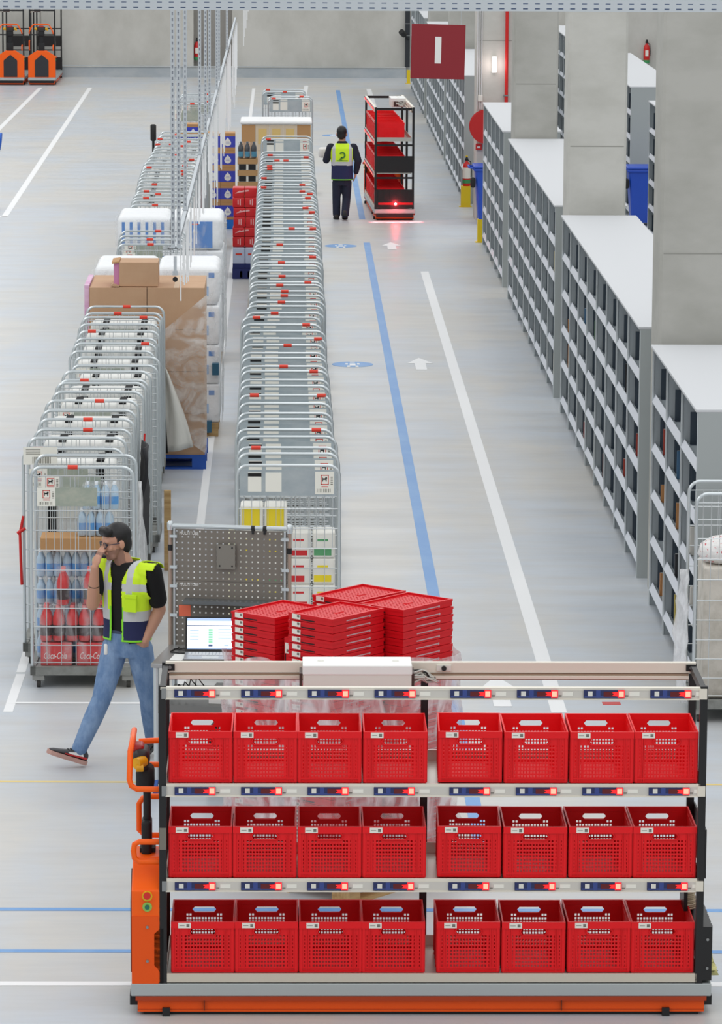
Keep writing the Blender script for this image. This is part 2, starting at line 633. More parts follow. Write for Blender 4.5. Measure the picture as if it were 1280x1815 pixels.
# ------------------------------------------------------------------ perforated beam across the top, hanging drops
M_STRUT = mat('strut_zinc', (190, 196, 201), 0.6, 0.05)
M_SLOT = mat('slot_dark', (166, 172, 184), 0.7)
M_STRUTW = mat('strut_white', (240, 241, 242), 0.5)
_z1 = pY(640, -6, 18.0)[1]
_z0 = pY(640, 19, 18.0)[1]
xb0, zb1 = pY(-1500, -6, 18.0)
xb1, zb0 = pY(2700, 19, 18.0)
b = MB()
zb0, zb1 = _z0, _z1
hh = zb1 - zb0
us, i = [xb0], 0
xx = xb0 + 0.02
while xx < xb1 - 0.04:
    us += [xx, xx + 0.022]
    xx += 0.052
us.append(xb1)
vs = [0, 0.008, 0.0145, hh - 0.03, hh - 0.0255, hh]
b.perf((0, 18.0, zb0), (1, 0, 0), (0, 0, 1), us, vs, lambda i, j: not (j in (1, 3) and i % 2 == 1), 0.003, 0)
b.box((xb0, 18.0, zb0), (xb1, 18.05, zb0 + 0.002), 0)
b.box((xb0, 18.048, zb0), (xb1, 18.05, zb1), 1)
struct(b.build('beam', [M_STRUT, mat('beam_inner', (120, 134, 160), 0.5, 0.2)]))


def strut_mesh():
    b = MB()
    H = 7.4
    vs = [0]
    z = 0.03
    while z < H - 0.04:
        vs += [z, z + 0.026]
        z += 0.052
    vs.append(H)
    b.perf((-0.0175, 0, 0), (1, 0, 0), (0, 0, 1), [0, 0.0115, 0.0235, 0.035], vs, lambda i, j: not (i == 1 and j % 2 == 1), 0.002, 0)
    b.box((-0.0175, 0, 0), (-0.0155, 0.021, H), 0)
    b.box((0.0155, 0, 0), (0.0175, 0.021, H), 0)
    b.box((-0.0155, 0.005, 0), (0.0155, 0.007, H), 1)
    return b.build('channel', [M_STRUT, M_SLOT])


ME_STRUT = None
RX, RZB = -0.985, 2.56


def hang(loc, label):
    t = thing('hanging_strut', label, 'strut', loc, 0, 'perforated struts carrying the overhead rail')
    o = bpy.data.objects.new('channel', ME_STRUT)
    COL.objects.link(o)
    o.parent = t
    MB().box((-0.03, -0.02, -0.01), (0.03, 0.03, 0.0)).build('foot_bracket', M_STRUT, t)
    return t


_o = strut_mesh()
ME_STRUT = _o.data
bpy.data.objects.remove(_o)
for k, (yy, dx) in enumerate(((36.2, -0.022), (36.2, 0.03), (39.8, 0), (46.5, 0), (49.8, 0), (52.5, 0), (58, 0), (60, 0), (68, 0))):
    hang((RX + dx, yy, RZB + 0.075), 'perforated zinc strut carrying the overhead rail, %s along the rail from its near end' % nth(k + 1))
rail = thing('overhead_rail', 'perforated rail with white hanging straps running over the cage lane', 'rail', (RX, 36.1, RZB), 0)
vs = [0]
y = 0.03
while y < 43.2:
    vs += [y, y + 0.03]
    y += 0.06
vs.append(43.3)
b = MB().perf((0.018, 0, 0), (0, 1, 0), (0, 0, 1), vs, [0.02, 0.03, 0.048, 0.06], lambda i, j: not (j == 1 and i % 2 == 1), 0.002)
b.perf((-0.02, 0, 0), (0, 1, 0), (0, 0, 1), vs, [0.02, 0.03, 0.048, 0.06], lambda i, j: not (j == 1 and i % 2 == 1), 0.002)
b.box((-0.02, 0, 0.058), (0.02, 43.3, 0.06))
b.build('rail_channel', M_STRUT, rail)
b = MB().box((-0.014, 0.0, -0.17), (0.014, 0.02, 0.0), 0)
for sx in (-1, 1):
    b.box((sx * 0.018 - 0.006, -0.004, -0.17), (sx * 0.018 + 0.006, 0.004, -0.13), 0)
b.build('end_drop', M_STRUT, rail)
MB().cyl((0, -0.006, -0.205), (0, 0.008, -0.205), 0.023, n=16).build('end_knob', M_RUBBER, rail)
rr = random.Random(3)
for k in range(75):
    yy = 0.6 + k * 0.56 + rr.uniform(-.3, .3)
    dx = rr.uniform(0.024, 0.05)
    ln = rr.uniform(0.55, 1.45) if yy > 14.5 else rr.uniform(0.35, 0.62)
    b = MB().box((dx - 0.006, -0.004, -ln), (dx + 0.006, 0.004, 0.02))
    b.box((dx - 0.009, -0.006, -ln * 0.6), (dx + 0.009, 0.006, -ln * 0.6 + 0.03))
    b.build('white_strap', M_STRUTW, rail, (0, yy, 0))
for k in range(9):
    yy = 47 + k * 1.2
    MB().box((-0.006, -0.004, -0.7 + 0.12 * k), (0.008, 0.004, 3.2)).build('white_strap', M_STRUTW, rail, (0.12 + 0.012 * k, yy, 0))


# ------------------------------------------------------------------ shelving blocks
XF, XF2, SD, SH = 3.02, 5.60, 0.78, 2.15
LEVELS = (0.17, 0.57, 0.95, 1.34, 1.74)
R_SH = random.Random(11)


def mesh_of(key, fn):
    if key not in MATS:
        o = fn()
        MATS[key] = o.data
        bpy.data.objects.remove(o)
    return MATS[key]


def part(name, me, parent, loc=(0, 0, 0), rz=0.0):
    o = bpy.data.objects.new(name, me)
    COL.objects.link(o)
    o.parent = parent
    o.location = loc
    o.rotation_euler = (0, 0, rz)
    return o


def upright_mesh():
    b = MB()
    b.box((0.0, -0.008, 0), (SD, 0.008, SH), 0)
    b.box((-0.006, -0.016, 0), (0.007, 0.016, SH), 1)
    b.box((SD - 0.03, -0.02, 0), (SD, 0.02, SH), 1)
    return b.build('upright', [M_SHELF, M_UPR])


def divider_mesh():
    b = MB()
    b.box((0.054, -0.004, 0), (0.46, 0.004, 0.25), 0)
    b.box((0.054, -0.05, 0), (0.46, 0.05, 0.004), 0)
    return b.build('divider', M_DIV)


def board_mesh(bw):
    b = MB()
    b.box((0.012, 0.02, -0.03), (SD - 0.01, bw - 0.02, 0.0), 0)
    b.prism([(-0.006, -0.036), (0.0, -0.040), (0.028, 0.022), (0.022, 0.026)], 0.012, bw - 0.012, 'y', 1)
    b.box((0.0, 0.012, -0.05), (0.014, bw - 0.012, -0.03), 0)
    return b.build('shelf_board', [M_SHELF, M_LIP])


BOOKC = [(170, 66, 54), (190, 134, 84), (220, 216, 208), (70, 108, 140), (40, 40, 44), (160, 140, 84), (112, 70, 62), (92, 128, 92), (206, 184, 96)]
BOOKN = ['red', 'orange', 'white', 'blue', 'black', 'ochre', 'brown', 'green', 'yellow']
BOOKM = [mat('book_' + n, c, 0.55) for n, c in zip(BOOKN, BOOKC)]


def shelf_block(name_label, where, x, y0, nb, bw, density, books=0.0, end=True):
    t = thing('shelving_unit', name_label, 'shelving', (x, y0, 0), 0, 'grey shelving units along the aisles')
    L = nb * bw
    up = mesh_of('upright', upright_mesh)
    dv = mesh_of('divider', divider_mesh)
    bd = mesh_of('board%.3f' % bw, lambda: board_mesh(bw))
    for k in range(nb + 1):
        part('upright', up, t, (0, k * bw, 0))
    bevel(MB().box((-0.02, -0.03, SH), (SD + 0.02, L + 0.03, SH + 0.022)).build('top_panel', M_SHELFT, t), 0.004)
    MB().box((0, -0.028, 0), (SD, -0.010, SH)).build('end_panel', M_SHELFP, t)
    MB().box((0, L + 0.010, 0), (SD, L + 0.028, SH)).build('end_panel', M_SHELFP, t)
    MB().box((SD - 0.012, 0, 0.1), (SD, L, SH)).build('back_panel', M_SHELF, t)
    nd = 0
    for k in range(nb):
        for li, z in enumerate(LEVELS):
            part('shelf_board', bd, t, (0, k * bw, z))
            n = 1
            if density > 0 and li < 4 and R_SH.random() < density:
                n = R_SH.choice((2, 3, 3))
            for q in range(n):
                nd += 1
                if nd > 99:
                    break
                part('divider', dv, t, (0, k * bw + bw - 0.12 - q * (0.075 + 0.03 * R_SH.random()), z))
            if books and li < 4 and R_SH.random() < books:
                c = R_SH.randrange(len(BOOKM))
                h = R_SH.uniform(0.14, 0.26)
                w = R_SH.uniform(0.012, 0.034)
                yy = y0 + k * bw + bw - R_SH.uniform(0.47, 0.60)
                d = R_SH.uniform(0.030, 0.042)
                bb = MB()
                bb.box((0, -w / 2, 0.0), (0.17, w / 2, h), 0)
                bb.box((0.004, -w / 2 + 0.004, 0.003), (0.1715, w / 2 - 0.004, h + 0.001), 1)
                o = bb.build('paperback_book', [BOOKM[c], M_STICK], None, (x + d, yy, z + 0.0012))
                tag(o, '%s book on the %s shelf up, %s bay of %s' % (BOOKN[c], nth(li + 1), nth(k + 1), where), 'book', 'books on the grey shelving')
    return t


shelf_block('grey three-bay shelving unit with white top beside the single roll cage', 'the three-bay unit', XF, 29.35, 3, 1.222, 0.95, 0.7)
shelf_block('grey shelving unit of eight bays with books, starting behind the first concrete pillar', 'the unit behind the first pillar', XF, 34.26, 8, 1.23, 0.85, 0.4)
shelf_block('grey shelving unit of eight bays starting behind the second concrete pillar', 'the unit behind the second pillar', XF, 45.3, 8, 1.195, 0.6, 0.22)
shelf_block('grey shelving unit of five bays ending at the blue wheeled bin by the yellow guard', 'the five-bay unit', XF, 56.27, 5, 1.156, 0.3, 0.0)
shelf_block('grey shelving unit beginning beside the yellow guard with the extinguisher', '', XF, 68.75, 7, 1.14, 0.0)
shelf_block('grey shelving unit passing behind the red hanging sign', '', XF, 77.7, 8, 1.2, 0.0)
shelf_block('grey shelving unit at the far end of the aisle before the back wall', '', XF, 88.9, 8, 1.2, 0.0)
shelf_block('grey shelving unit of the second aisle beside its blue wheeled bin', '', XF2, 56.2, 5, 1.28, 0.0)
shelf_block('pale ended shelving unit of the second aisle behind its blue wheeled bin', '', XF2, 66.0, 8, 1.2, 0.0)
shelf_block('shelving unit of the second aisle glimpsed between the middle pillars', '', XF2, 77.4, 7, 1.2, 0.0)
shelf_block('distant shelving unit glimpsed beside the far fire extinguisher', '', 8.68, 84.5, 9, 1.2, 0.0)
# ------------------------------------------------------------------ picking trolley (front at local y=0, tiller end at x=0)
TL, TD, PH = 3.14, 0.66, 1.83
TRAYZ = (0.235, 0.765, 1.29)


def make_trolley():
    t = thing('picking_trolley', 'long orange electric picking trolley with three shelves of red totes', 'trolley', (0, 0, 0))
    b = MB()
    b.prism([(0.02, 0.02), (0.02, 0.10), (0.0, 0.112), (TD, 0.112), (TD - 0.02, 0.10), (TD - 0.02, 0.02)], 0.03, TL - 0.03, 'x', 0)
    b.prism([(0.0, 0.085), (-0.004, 0.112), (TD + 0.004, 0.112), (TD, 0.085)], 0.02, TL - 0.02, 'x', 1)
    b.prism([(0.028, 0.018), (0.018, 0.034), (TD - 0.018, 0.034), (TD - 0.028, 0.018)], 0.03, TL - 0.03, 'x', 1)
    for xx in (0.39, 2.33):
        b.box((xx, -0.0005, 0.03), (xx + 0.003, 0.03, 0.11), 2)
    b.build('skirt', [M_ORANGE2, mat('orange_skirt_dark', (176, 60, 14), 0.5), M_BLACK], t)
    MB().box((0.06, 0.04, 0.0), (TL - 0.06, TD - 0.04, 0.022)).build('underside', M_RUBBER, t)
    bevel(MB().box((-0.005, -0.004, 0.112), (TL + 0.005, TD + 0.004, 0.184)).build('side_rail', M_RAIL, t), 0.006)
    for nm, lo, hi in (('bumper', (-0.012, 0.03, 0.055), (0.03, TD - 0.03, 0.112)), ('bumper', (TL - 0.03, 0.03, 0.055), (TL + 0.012, TD - 0.03, 0.112)),
                       ('rubber_foot', (0.165, -0.004, 0.0), (0.205, 0.06, 0.045)), ('rubber_foot', (TL - 0.26, -0.004, 0.0), (TL - 0.22, 0.06, 0.045))):
        MB().box(lo, hi).build(nm, M_RUBBER, t)
    for xx in (1.57, 0.5, 2.6):
        MB().cyl((xx, 0.05, 0.05), (xx, 0.10, 0.05), 0.05, n=20).build('wheel', mat('wheel_rubber', (96, 82, 66), 0.6), t)
    # drive tower with a house-shaped face
    house = [(0.0, 0.184), (TD, 0.184), (TD, 0.70), (TD * 0.68, 0.835), (TD * 0.32, 0.835), (0.0, 0.70)]
    hx = [(0.0, 0.184), (0.0, 0.72), (0.02, 0.80), (0.055, 0.835), (0.16, 0.835), (0.16, 0.184)]
    b = MB()
    b.prism(house, 0.0, 0.16, 'x', 0)
    tw = bevel(b.build('drive_tower', M_ORANGE, t), 0.008, 3)
    b = MB().prism([(0.0, 0.184), (0.0, 0.56), (0.145, 0.56), (0.145, 0.49), (0.122, 0.465), (0.122, 0.285), (0.145, 0.26), (0.145, 0.184)], -0.004, -0.0005, 'y', 0)
    b.build('service_cover', M_ORANGE2, tw)
    inset = [(0.165, 0.2), (0.495, 0.2), (0.495, 0.60), (0.33, 0.74), (0.165, 0.60)]
    b = MB().prism(inset, -0.012, 0.01, 'x', 0)
    b.build('front_hatch', mat('charcoal_panel', (36, 36, 42), 0.4), tw)
    b = MB()
    for z in (0.355, 0.52):
        pass
    for i, z in enumerate((0.31, 0.50)):
        MB().cyl((0.085, -0.010, z), (0.085, -0.003, z), 0.008, n=10).build('screw', M_STEEL, tw)
    b = MB().cyl((0.085, -0.008, 0.672), (0.085, 0.0, 0.672), 0.028, n=20, mi=1)
    b.cyl((0.085, -0.03, 0.679), (0.085, -0.008, 0.675), 0.020, n=20, mi=0)
    b.build('emergency_stop', [M_RED, M_YELLOW], tw)
    b = MB().cyl((0.085, -0.006, 0.612), (0.085, 0.0, 0.612), 0.026, n=20, mi=1)
    b.cyl((0.085, -0.016, 0.612), (0.085, -0.006, 0.612), 0.013, n=20, mi=0)
    b.build('push_button', [mat('dark_green_cap', (30, 110, 90), 0.3), mat('light_green_ring', (150, 200, 90), 0.5)], tw)
    MB().prism([(0.122, 0.27), (0.122, 0.46), (0.152, 0.49), (0.172, 0.49), (0.172, 0.184), (0.15, 0.184), (0.15, 0.25)], 0.0, 0.05, 'y').build('tower_bracket', M_BLACK, t)
    # tiller
    b = MB().rbox((0.045, 0.26, 0.82), (0.10, 0.42, 1.02), 0.02, 0)
    b.rbox((0.055, 0.29, 1.0), (0.095, 0.39, 1.28), 0.018, 0)
    b.rbox((0.015, 0.26, 1.18), (0.115, 0.42, 1.32), 0.035, 0)
    b.box((0.035, 0.3, 0.835), (0.12, 0.38, 0.86), 0)
    tl = b.build('tiller_arm', M_RUBBER, t)
    b = MB().rbox((0.0, 0.24, 1.30), (0.09, 0.44, 1.42), 0.035, 0)
    b.build('tiller_head', mat('charcoal_head', (44, 40, 42), 0.5), tl)
    for yy in (0.22, 0.46):
        MB().cyl((0.02, yy - 0.03, 1.36), (0.06, yy + 0.03, 1.36), 0.030, n=14).cyl((0.02, yy - 0.035, 1.335), (0.06, yy - 0.03, 1.335), 0.02, n=8).build('thumb_control', mat('yellow_control', (232, 176, 20), 0.4), tl)
    MB().rbox((-0.01, 0.28, 1.395), (0.06, 0.40, 1.44), 0.018).build('tiller_cap', mat('dark_red_cap', (170, 34, 30), 0.4), tl)
    r = 0.016
    MB().tube([(0.17, 0.05, 1.25), (0.03, 0.05, 1.252), (0.0, 0.05, 1.27), (-0.01, 0.055, 1.30), (-0.008, 0.13, 1.44), (0.0, 0.17, 1.475), (0.0, 0.51, 1.475), (-0.008, 0.55, 1.44), (-0.01, 0.625, 1.30), (0.0, 0.63, 1.27), (0.03, 0.63, 1.252), (0.17, 0.63, 1.25)], r, 10).build('grab_handle', M_ORANGE, t)
    MB().tube([(0.17, 0.63, 1.39), (0.02, 0.62, 1.385)], r, 10).build('grab_handle', M_ORANGE, t)
    MB().tube([(0.17, 0.05, 0.85), (0.04, 0.05, 0.85), (0.015, 0.05, 0.87), (0.01, 0.05, 0.91), (0.015, 0.05, 0.945), (0.04, 0.05, 0.96), (0.17, 0.05, 0.96)], r, 10).build('grab_handle', M_ORANGE, t)
    MB().tube([(0.17, 0.63, 0.85), (0.05, 0.63, 0.85), (0.02, 0.63, 0.88), (0.02, 0.63, 1.03), (0.04, 0.63, 1.06), (0.07, 0.63, 1.07), (0.17, 0.63, 1.07)], r, 10).build('grab_handle', M_ORANGE, t)
    # posts
    for xx, yy in ((0.15, 0.0), (0.15, 0.61), (1.575, 0.60), (TL - 0.085, 0.0), (TL - 0.085, 0.61)):
        MB().box((xx, yy, 0.184), (xx + 0.04, yy + 0.035, PH if xx != 1.575 else 1.735)).build('post', M_BLACK, t)
    MB().box((0.152, -0.004, 0.93), (0.188, 0.0, 1.05)).build('post_sticker', mat('grey_sticker', (120, 116, 106), 0.6), t)
    for xx in (0.15, TL - 0.085):
        MB().box((xx + 0.005, 0.03, PH - 0.05), (xx + 0.035, 0.62, PH - 0.01)).build('side_beam', M_BLACK, t)
        for zz in (0.72, 1.25):
            MB().box((xx + 0.005, 0.03, zz - 0.05), (xx + 0.035, 0.62, zz - 0.02)).build('cross_bar', M_BLACK, t)
    # trays
    for z in TRAYZ:
        b = MB()
        b.box((0.19, 0.012, z - 0.014), (TL - 0.078, 0.60, z - 0.006), 0)
        b.box((0.19, 0.0, z - 0.03 if z > 0.3 else z - 0.045), (TL - 0.075, 0.012, z + 0.004), 1)
        b.box((0.19, 0.59, z - 0.014), (TL - 0.085, 0.60, z + 0.055), 0)
        for xx in (0.186, TL - 0.078):
            b.box((xx, 0.012, z - 0.014), (xx + 0.006, 0.60, z + 0.05), 0)
        b.build('tray', [M_ALU, M_BEIGE if z > 0.3 else mat('lip_steel', (214, 206, 190), 0.35, 0.4)], t)
    # display rails and modules
    RZ = (1.725 + 0.067, 1.257, 0.73)
    for ri, z in enumerate(RZ):
        b = MB()
        b.box((0.185, -0.004, z - 0.028), (TL - 0.09, 0.016, z + 0.022), 0)
        b.box((0.185, -0.010, z - 0.034), (TL - 0.09, 0.018, z - 0.026), 1)
        if ri == 0:
            b.box((0.16, -0.006, z + 0.018), (TL - 0.085, 0.03, z + 0.032), 1)
        b.build('display_rail', [mat('rail_grey_white', (206, 202, 194), 0.4), M_BEIGE], t)
        b = MB().box((0.165, -0.012, z - 0.03), (0.19, 0.02, z + 0.026))
        b.build('rail_bracket', M_STEEL, t)
        MB().box((TL - 0.092, -0.012, z - 0.03), (TL - 0.05, 0.02, z + 0.026)).build('rail_bracket', M_BEIGE, t)
        for k in range(8):
            xx = 0.2344 + k * 0.357 if k < 4 else 1.711 + (k - 4) * 0.358
            b = MB().box((xx, -0.014, z - 0.022), (xx + 0.220, -0.004, z + 0.021), 0)
            b.box((xx + 0.066, -0.0155, z - 0.022), (xx + 0.09, -0.014, z + 0.021), 1)
            b.box((xx + 0.004, -0.0145, z - 0.02), (xx + 0.216, -0.0139, z - 0.012), 1)
            m = b.build('display_module', [M_NAVY, M_NAVY2], t)
            MB().box((xx + 0.022, -0.02, z - 0.011), (xx + 0.047, -0.014, z + 0.014)).build('select_button', M_WHITEP, m)
            b = MB().box((xx + 0.107, -0.0155, z - 0.014), (xx + 0.184, -0.014, z + 0.013), 0)
            b.add([(xx + 0.152, -0.0165, z - 0.009), (xx + 0.182, -0.0165, z - 0.012), (xx + 0.182, -0.0165, z + 0.011), (xx + 0.152, -0.0165, z + 0.008), (xx + 0.164, -0.0165, z)], [(0, 1, 4), (1, 2, 4), (2, 3, 4)], 1)
            b.build('digit_screen', [M_LEDD, M_LEDB], m)
            b = MB().box((xx + 0.184, -0.018, z - 0.020), (xx + 0.219, -0.014, z + 0.021), 1)
            b.box((xx + 0.188, -0.021, z - 0.013), (xx + 0.214, -0.018, z + 0.015), 0)
            b.build('signal_lamp', [M_LAMP, M_LAMPR], m)
            b = MB().box((xx + 0.245, -0.0055, z - 0.012), (xx + 0.30, -0.004, z + 0.008), 0)
            b.box((xx + 0.224, -0.0055, z - 0.016), (xx + 0.24, -0.004, z - 0.008), 1)
            b.build('rail_label', [M_STICK, M_INK], t)
    # top beam, control box, cables
    b = MB()
    b.box((0.17, 0.60, 1.775), (TL - 0.05, 0.64, 1.835), 0)
    b.box((0.19, 0.585, 1.745), (TL - 0.09, 0.60, 1.762), 1)
    b.box((0.19, 0.60, 1.738), (TL - 0.09, 0.64, 1.778), 2)
    b.build('top_beam', [M_BEIGE, M_BEIGE, mat('beam_brown', (150, 124, 104), 0.5)], t)
    for xx in (0.165, TL - 0.105):
        MB().box((xx, 0.592, 1.79), (xx + 0.055, 0.60, 1.825)).cyl((xx + 0.028, 0.586, 1.808), (xx + 0.028, 0.592, 1.808), 0.01, n=10, mi=1).build('beam_bracket', [M_BLACK, M_STEEL], t)
    bx = bevel(MB().box((0.925, 0.36, 1.722), (1.515, 0.598, 1.835)).build('control_box', M_WHITEP, t), 0.004)
    bevel(MB().box((0.922, 0.356, 1.815), (1.518, 0.60, 1.868)).build('box_lid', mat('lid_plastic', (236, 236, 233), 0.35), bx), 0.005)
    for xx in (1.02, 1.43):
        MB().lathe([(0.022, 0), (0.016, 0.006), (0.004, 0.007)], (xx, 0.48, 1.867), 12).build('lid_screw', M_WHITEP, bx)
    for xx in (0.905, 1.516):
        MB().box((xx, 0.40, 1.735), (xx + 0.016, 0.56, 1.815)).build('cable_gland', mat('brown_gland', (70, 46, 40), 0.5), bx)
    rr = random.Random(5)
    M_CAB = mat('grey_cable', (196, 194, 186), 0.5)
    for k in range(16):
        z0 = 1.745 + 0.0045 * k
        y0 = 0.44 + rr.uniform(0, 0.1)
        pts = [(1.525, y0, z0), (1.56 + rr.uniform(0, .02), y0, z0 + rr.uniform(-.01, .03)), (1.60, 0.53 + rr.uniform(-.06, .03), z0 - 0.01), (1.63 + rr.uniform(0, .03), 0.55, 1.745 + rr.uniform(-.01, .02))]
        MB().tube(pts, 0.0055, 5).build('control_cable', M_CAB if k % 5 else M_BLACK, t)
    MB().box((1.66, 0.588, 1.79), (1.74, 0.60, 1.822)).cyl((1.70, 0.572, 1.806), (1.70, 0.588, 1.806), 0.014, n=12, mi=1).build('rotary_switch', [M_WHITEP, M_BLACK], t)
    # far end plates, side box
    MB().box((TL - 0.044, 0.0, 0.77), (TL - 0.036, 0.645, 1.04)).build('end_plate', M_BLACK, t)
    b = MB().box((TL - 0.045, 0.0, 0.2), (TL + 0.005, 0.64, 0.50))
    for k in range(6):
        b.box((TL + 0.005, 0.06 + k * 0.095, 0.34), (TL + 0.012, 0.11 + k * 0.095, 0.49))
    sb = b.build('end_box', M_BLACK, t)
    for z in (0.27, 0.43):
        MB().cyl((TL - 0.02, -0.008, z), (TL - 0.02, 0.0, z), 0.008, n=10).build('screw', M_STEEL, sb)
    return t


trolley = make_trolley()
trolley.location = (-0.825, 21.28, 0)
trolley['label'] = 'long orange picking trolley with three shelves of red totes beside the walking man'
trolley['group'] = 'orange picking trolleys'

# bristle brush and yellow cloth at the trolley end
b = MB()
rr = random.Random(9)
for k in range(60):
    z = 0.505 + 0.22 * (k // 6) / 10
    y = 0.34 + 0.035 * (k % 6)
    b.tube([(2.20, 21.28 + y, z), (2.245, 21.28 + y, z + 0.006), (2.268 - 0.02 * (z - .5) / .2, 21.28 + y + rr.uniform(-.01, .01), z + 0.012)], 0.005, 5, 0)
b.box((2.195, 21.60, 0.50), (2.215, 21.84, 0.735), 1)
tag(b.build('bristle_brush', [mat('beige_bristle', (206, 192, 164), 0.8), M_BLACK]), 'beige bristle brush strip standing above the black box of the long trolley', 'brush')
b = MB()
rr = random.Random(4)
rings = []
for i in range(9):
    v = i / 8
    rings.append([Vector((2.318 + 0.03 * math.sin(j * 2.1 + i) * (0.4 + v) + 0.015 * v, 21.42 + 0.018 * j + 0.01 * math.sin(i * 1.7), 0.31 - 0.12 * v + 0.012 * math.sin(j * 1.9 + 2 * i))) for j in range(9)])
b.loft(rings, 0, True, False, False)
o = b.build('cleaning_cloth', mat('pale_yellow_cloth', (224, 218, 150), 0.9))
o.modifiers.new('t', 'SOLIDIFY').thickness = 0.006
tag(o, 'crumpled pale yellow cloth hanging on the end of the long trolley', 'cloth')

# ------------------------------------------------------------------ red totes
TW, TDP, TH = 0.340, 0.455, 0.282


def make_tote():
    t = thing('plastic_tote', 'red tote', 'tote', (0, 0, 0), 0, 'red perforated totes')
    # lattice lines
    def lines(L, a, b, n, hole):
        us = [0.0]
        p = (b - a) / n
        for k in range(n):
            us += [a + k * p + (p - hole) / 2, a + k * p + (p + hole) / 2]
        us.append(L)
        return us
    hz = TH - 0.045
    us = lines(TW, 0.085, TW - 0.085 + 0.02, 12, 0.0095)
    hx0, hx1 = 0.125, 0.225

    def grid_wall(o, u, v, L, rows, front):
        us = lines(L, L * 0.205, L * 0.80, 12, 0.0108)
        us = ([0.0, 0.026, 0.030, 0.055, 0.059] + us[1:-1] + [L - 0.059, L - 0.055, L - 0.030, L - 0.026, L]) if front else us
        zs = [0.0]
        for k in range(9):
            z = 0.030 + k * 0.0204
            zs += [z, z + 0.0128]
        zs += [0.212, 0.2445, TH - 0.028]
        n = len(us)
        c0, c1 = L / 2 - 0.060, L / 2 + 0.060

        def solid(i, j):
            mid = (us[i] + us[i + 1]) / 2
            if j < 18 and i % 2 == 1 and j % 2 == 1 and not (j >= 17 and (8 if front else 4) < i < n - (10 if front else 6)):
                return False
            if j == 19 and c0 < mid < c1:
                return False
            return True
        return us, zs, solid
    b = MB()
    for (o, u, L, inward) in (((0, 0, 0), (1, 0, 0), TW, 0), ((TW, TDP, 0), (-1, 0, 0), TW, 0)):
        us, zs, so = grid_wall(o, u, None, L, 0, u[0] > 0)
        # normal u x z points to -y for u=+x; plate grows outward, so start from the inner side
        oo = Vector(o) + Vector((0, 0.008, 0)) * (1 if u[0] > 0 else -1)
        b.perf(oo, u, (0, 0, 1), us, zs, so, 0.006, 0)
    for (o, u) in (((TW, 0, 0), (0, 1, 0)), ((0, TDP, 0), (0, -1, 0))):
        us = lines(TDP, 0.09, TDP - 0.09, 12, 0.012)
        zs = [0.0]
        for k in range(7):
            z = 0.05 + k * 0.022
            zs += [z, z + 0.011]
        zs.append(TH - 0.028)
        oo = Vector(o) + (Vector((-0.008, 0, 0)) if u[1] > 0 else Vector((0.008, 0, 0)))
        b.perf(oo, u, (0, 0, 1), us, zs, lambda i, j: not (i % 2 == 1 and j % 2 == 1), 0.006, 0)
    b.box((0.004, 0.004, 0.0), (TW - 0.004, TDP - 0.004, 0.012), 0)
    body = b.build('basket', M_TOTE, t)
    # rim: hollow frame
    b = MB()
    r0, r1 = TH - 0.036, TH
    b.box((-0.002, -0.007, r0), (TW + 0.002, 0.006, r1))
    b.box((-0.002, TDP - 0.006, r0), (TW + 0.002, TDP + 0.007, r1))
    b.box((-0.002, 0.006, r0), (0.006, TDP - 0.006, r1))
    b.box((TW - 0.006, 0.006, r0), (TW + 0.002, TDP - 0.006, r1))
    b.build('rim', M_TOTE, t)
    # ribs, handle surround
    b = MB()
    for yy, s in ((0.0, -1), (TDP, 1)):
        for xx in (0.004, 0.038, 0.046, TW - 0.016, TW - 0.044, TW - 0.052):
            w = 0.012 if xx in (0.004, TW - 0.016) else 0.005
            b.box((xx, min(yy, yy + s * 0.004), 0.0), (xx + w, max(yy, yy + s * 0.004), r0))
        for zz in (0.0, 0.02):
            b.box((0.006, min(yy, yy + s * 0.003), zz), (TW - 0.006, max(yy, yy + s * 0.003), zz + 0.008))
        for xx in range(9):
            pass
    for xx, s in ((0.0, -1), (TW, 1)):
        for k in range(6):
            yy = 0.01 + k * (TDP - 0.032) / 5
            b.box((min(xx, xx + s * 0.003), yy, 0.0), (max(xx, xx + s * 0.003), yy + 0.012, r0))
    b.build('rib', M_TOTE, t)
    for yy, s in ((0.0, -1), (TDP, 1)):
        cx = TW / 2
        prof = []
        for (px, pz) in ((-0.062, 0.247), (-0.074, 0.228), (-0.062, 0.209), (0.062, 0.209), (0.074, 0.228), (0.062, 0.247)):
            prof.append(Vector((cx + px, yy + s * 0.003, pz)))
        b = MB()
        b.tube(prof, 0.005, 6, 0, closed=True)
        for sg in (-1, 1):
            b.prism([(cx + sg * 0.066, 0.209), (cx + sg * 0.050, 0.209), (cx + sg * 0.066, 0.228)], min(yy, yy - s * .004), max(yy, yy + s * .003), 'y')
            b.prism([(cx + sg * 0.066, 0.247), (cx + sg * 0.050, 0.247), (cx + sg * 0.066, 0.228)], min(yy, yy - s * .004), max(yy, yy + s * .003), 'y')
        b.build('hand_grip', M_TOTE, t)
    b = MB().box((0.038, -0.0085, TH - 0.034), (0.106, -0.007, TH - 0.004), 0)
    b.box((0.082, -0.009, TH - 0.028), (0.098, -0.0084, TH - 0.011), 1)
    b.box((0.044, -0.009, TH - 0.021), (0.072, -0.0084, TH - 0.018), 1)
    b.build('sticker', [M_STICK, M_INK], t)
    return t


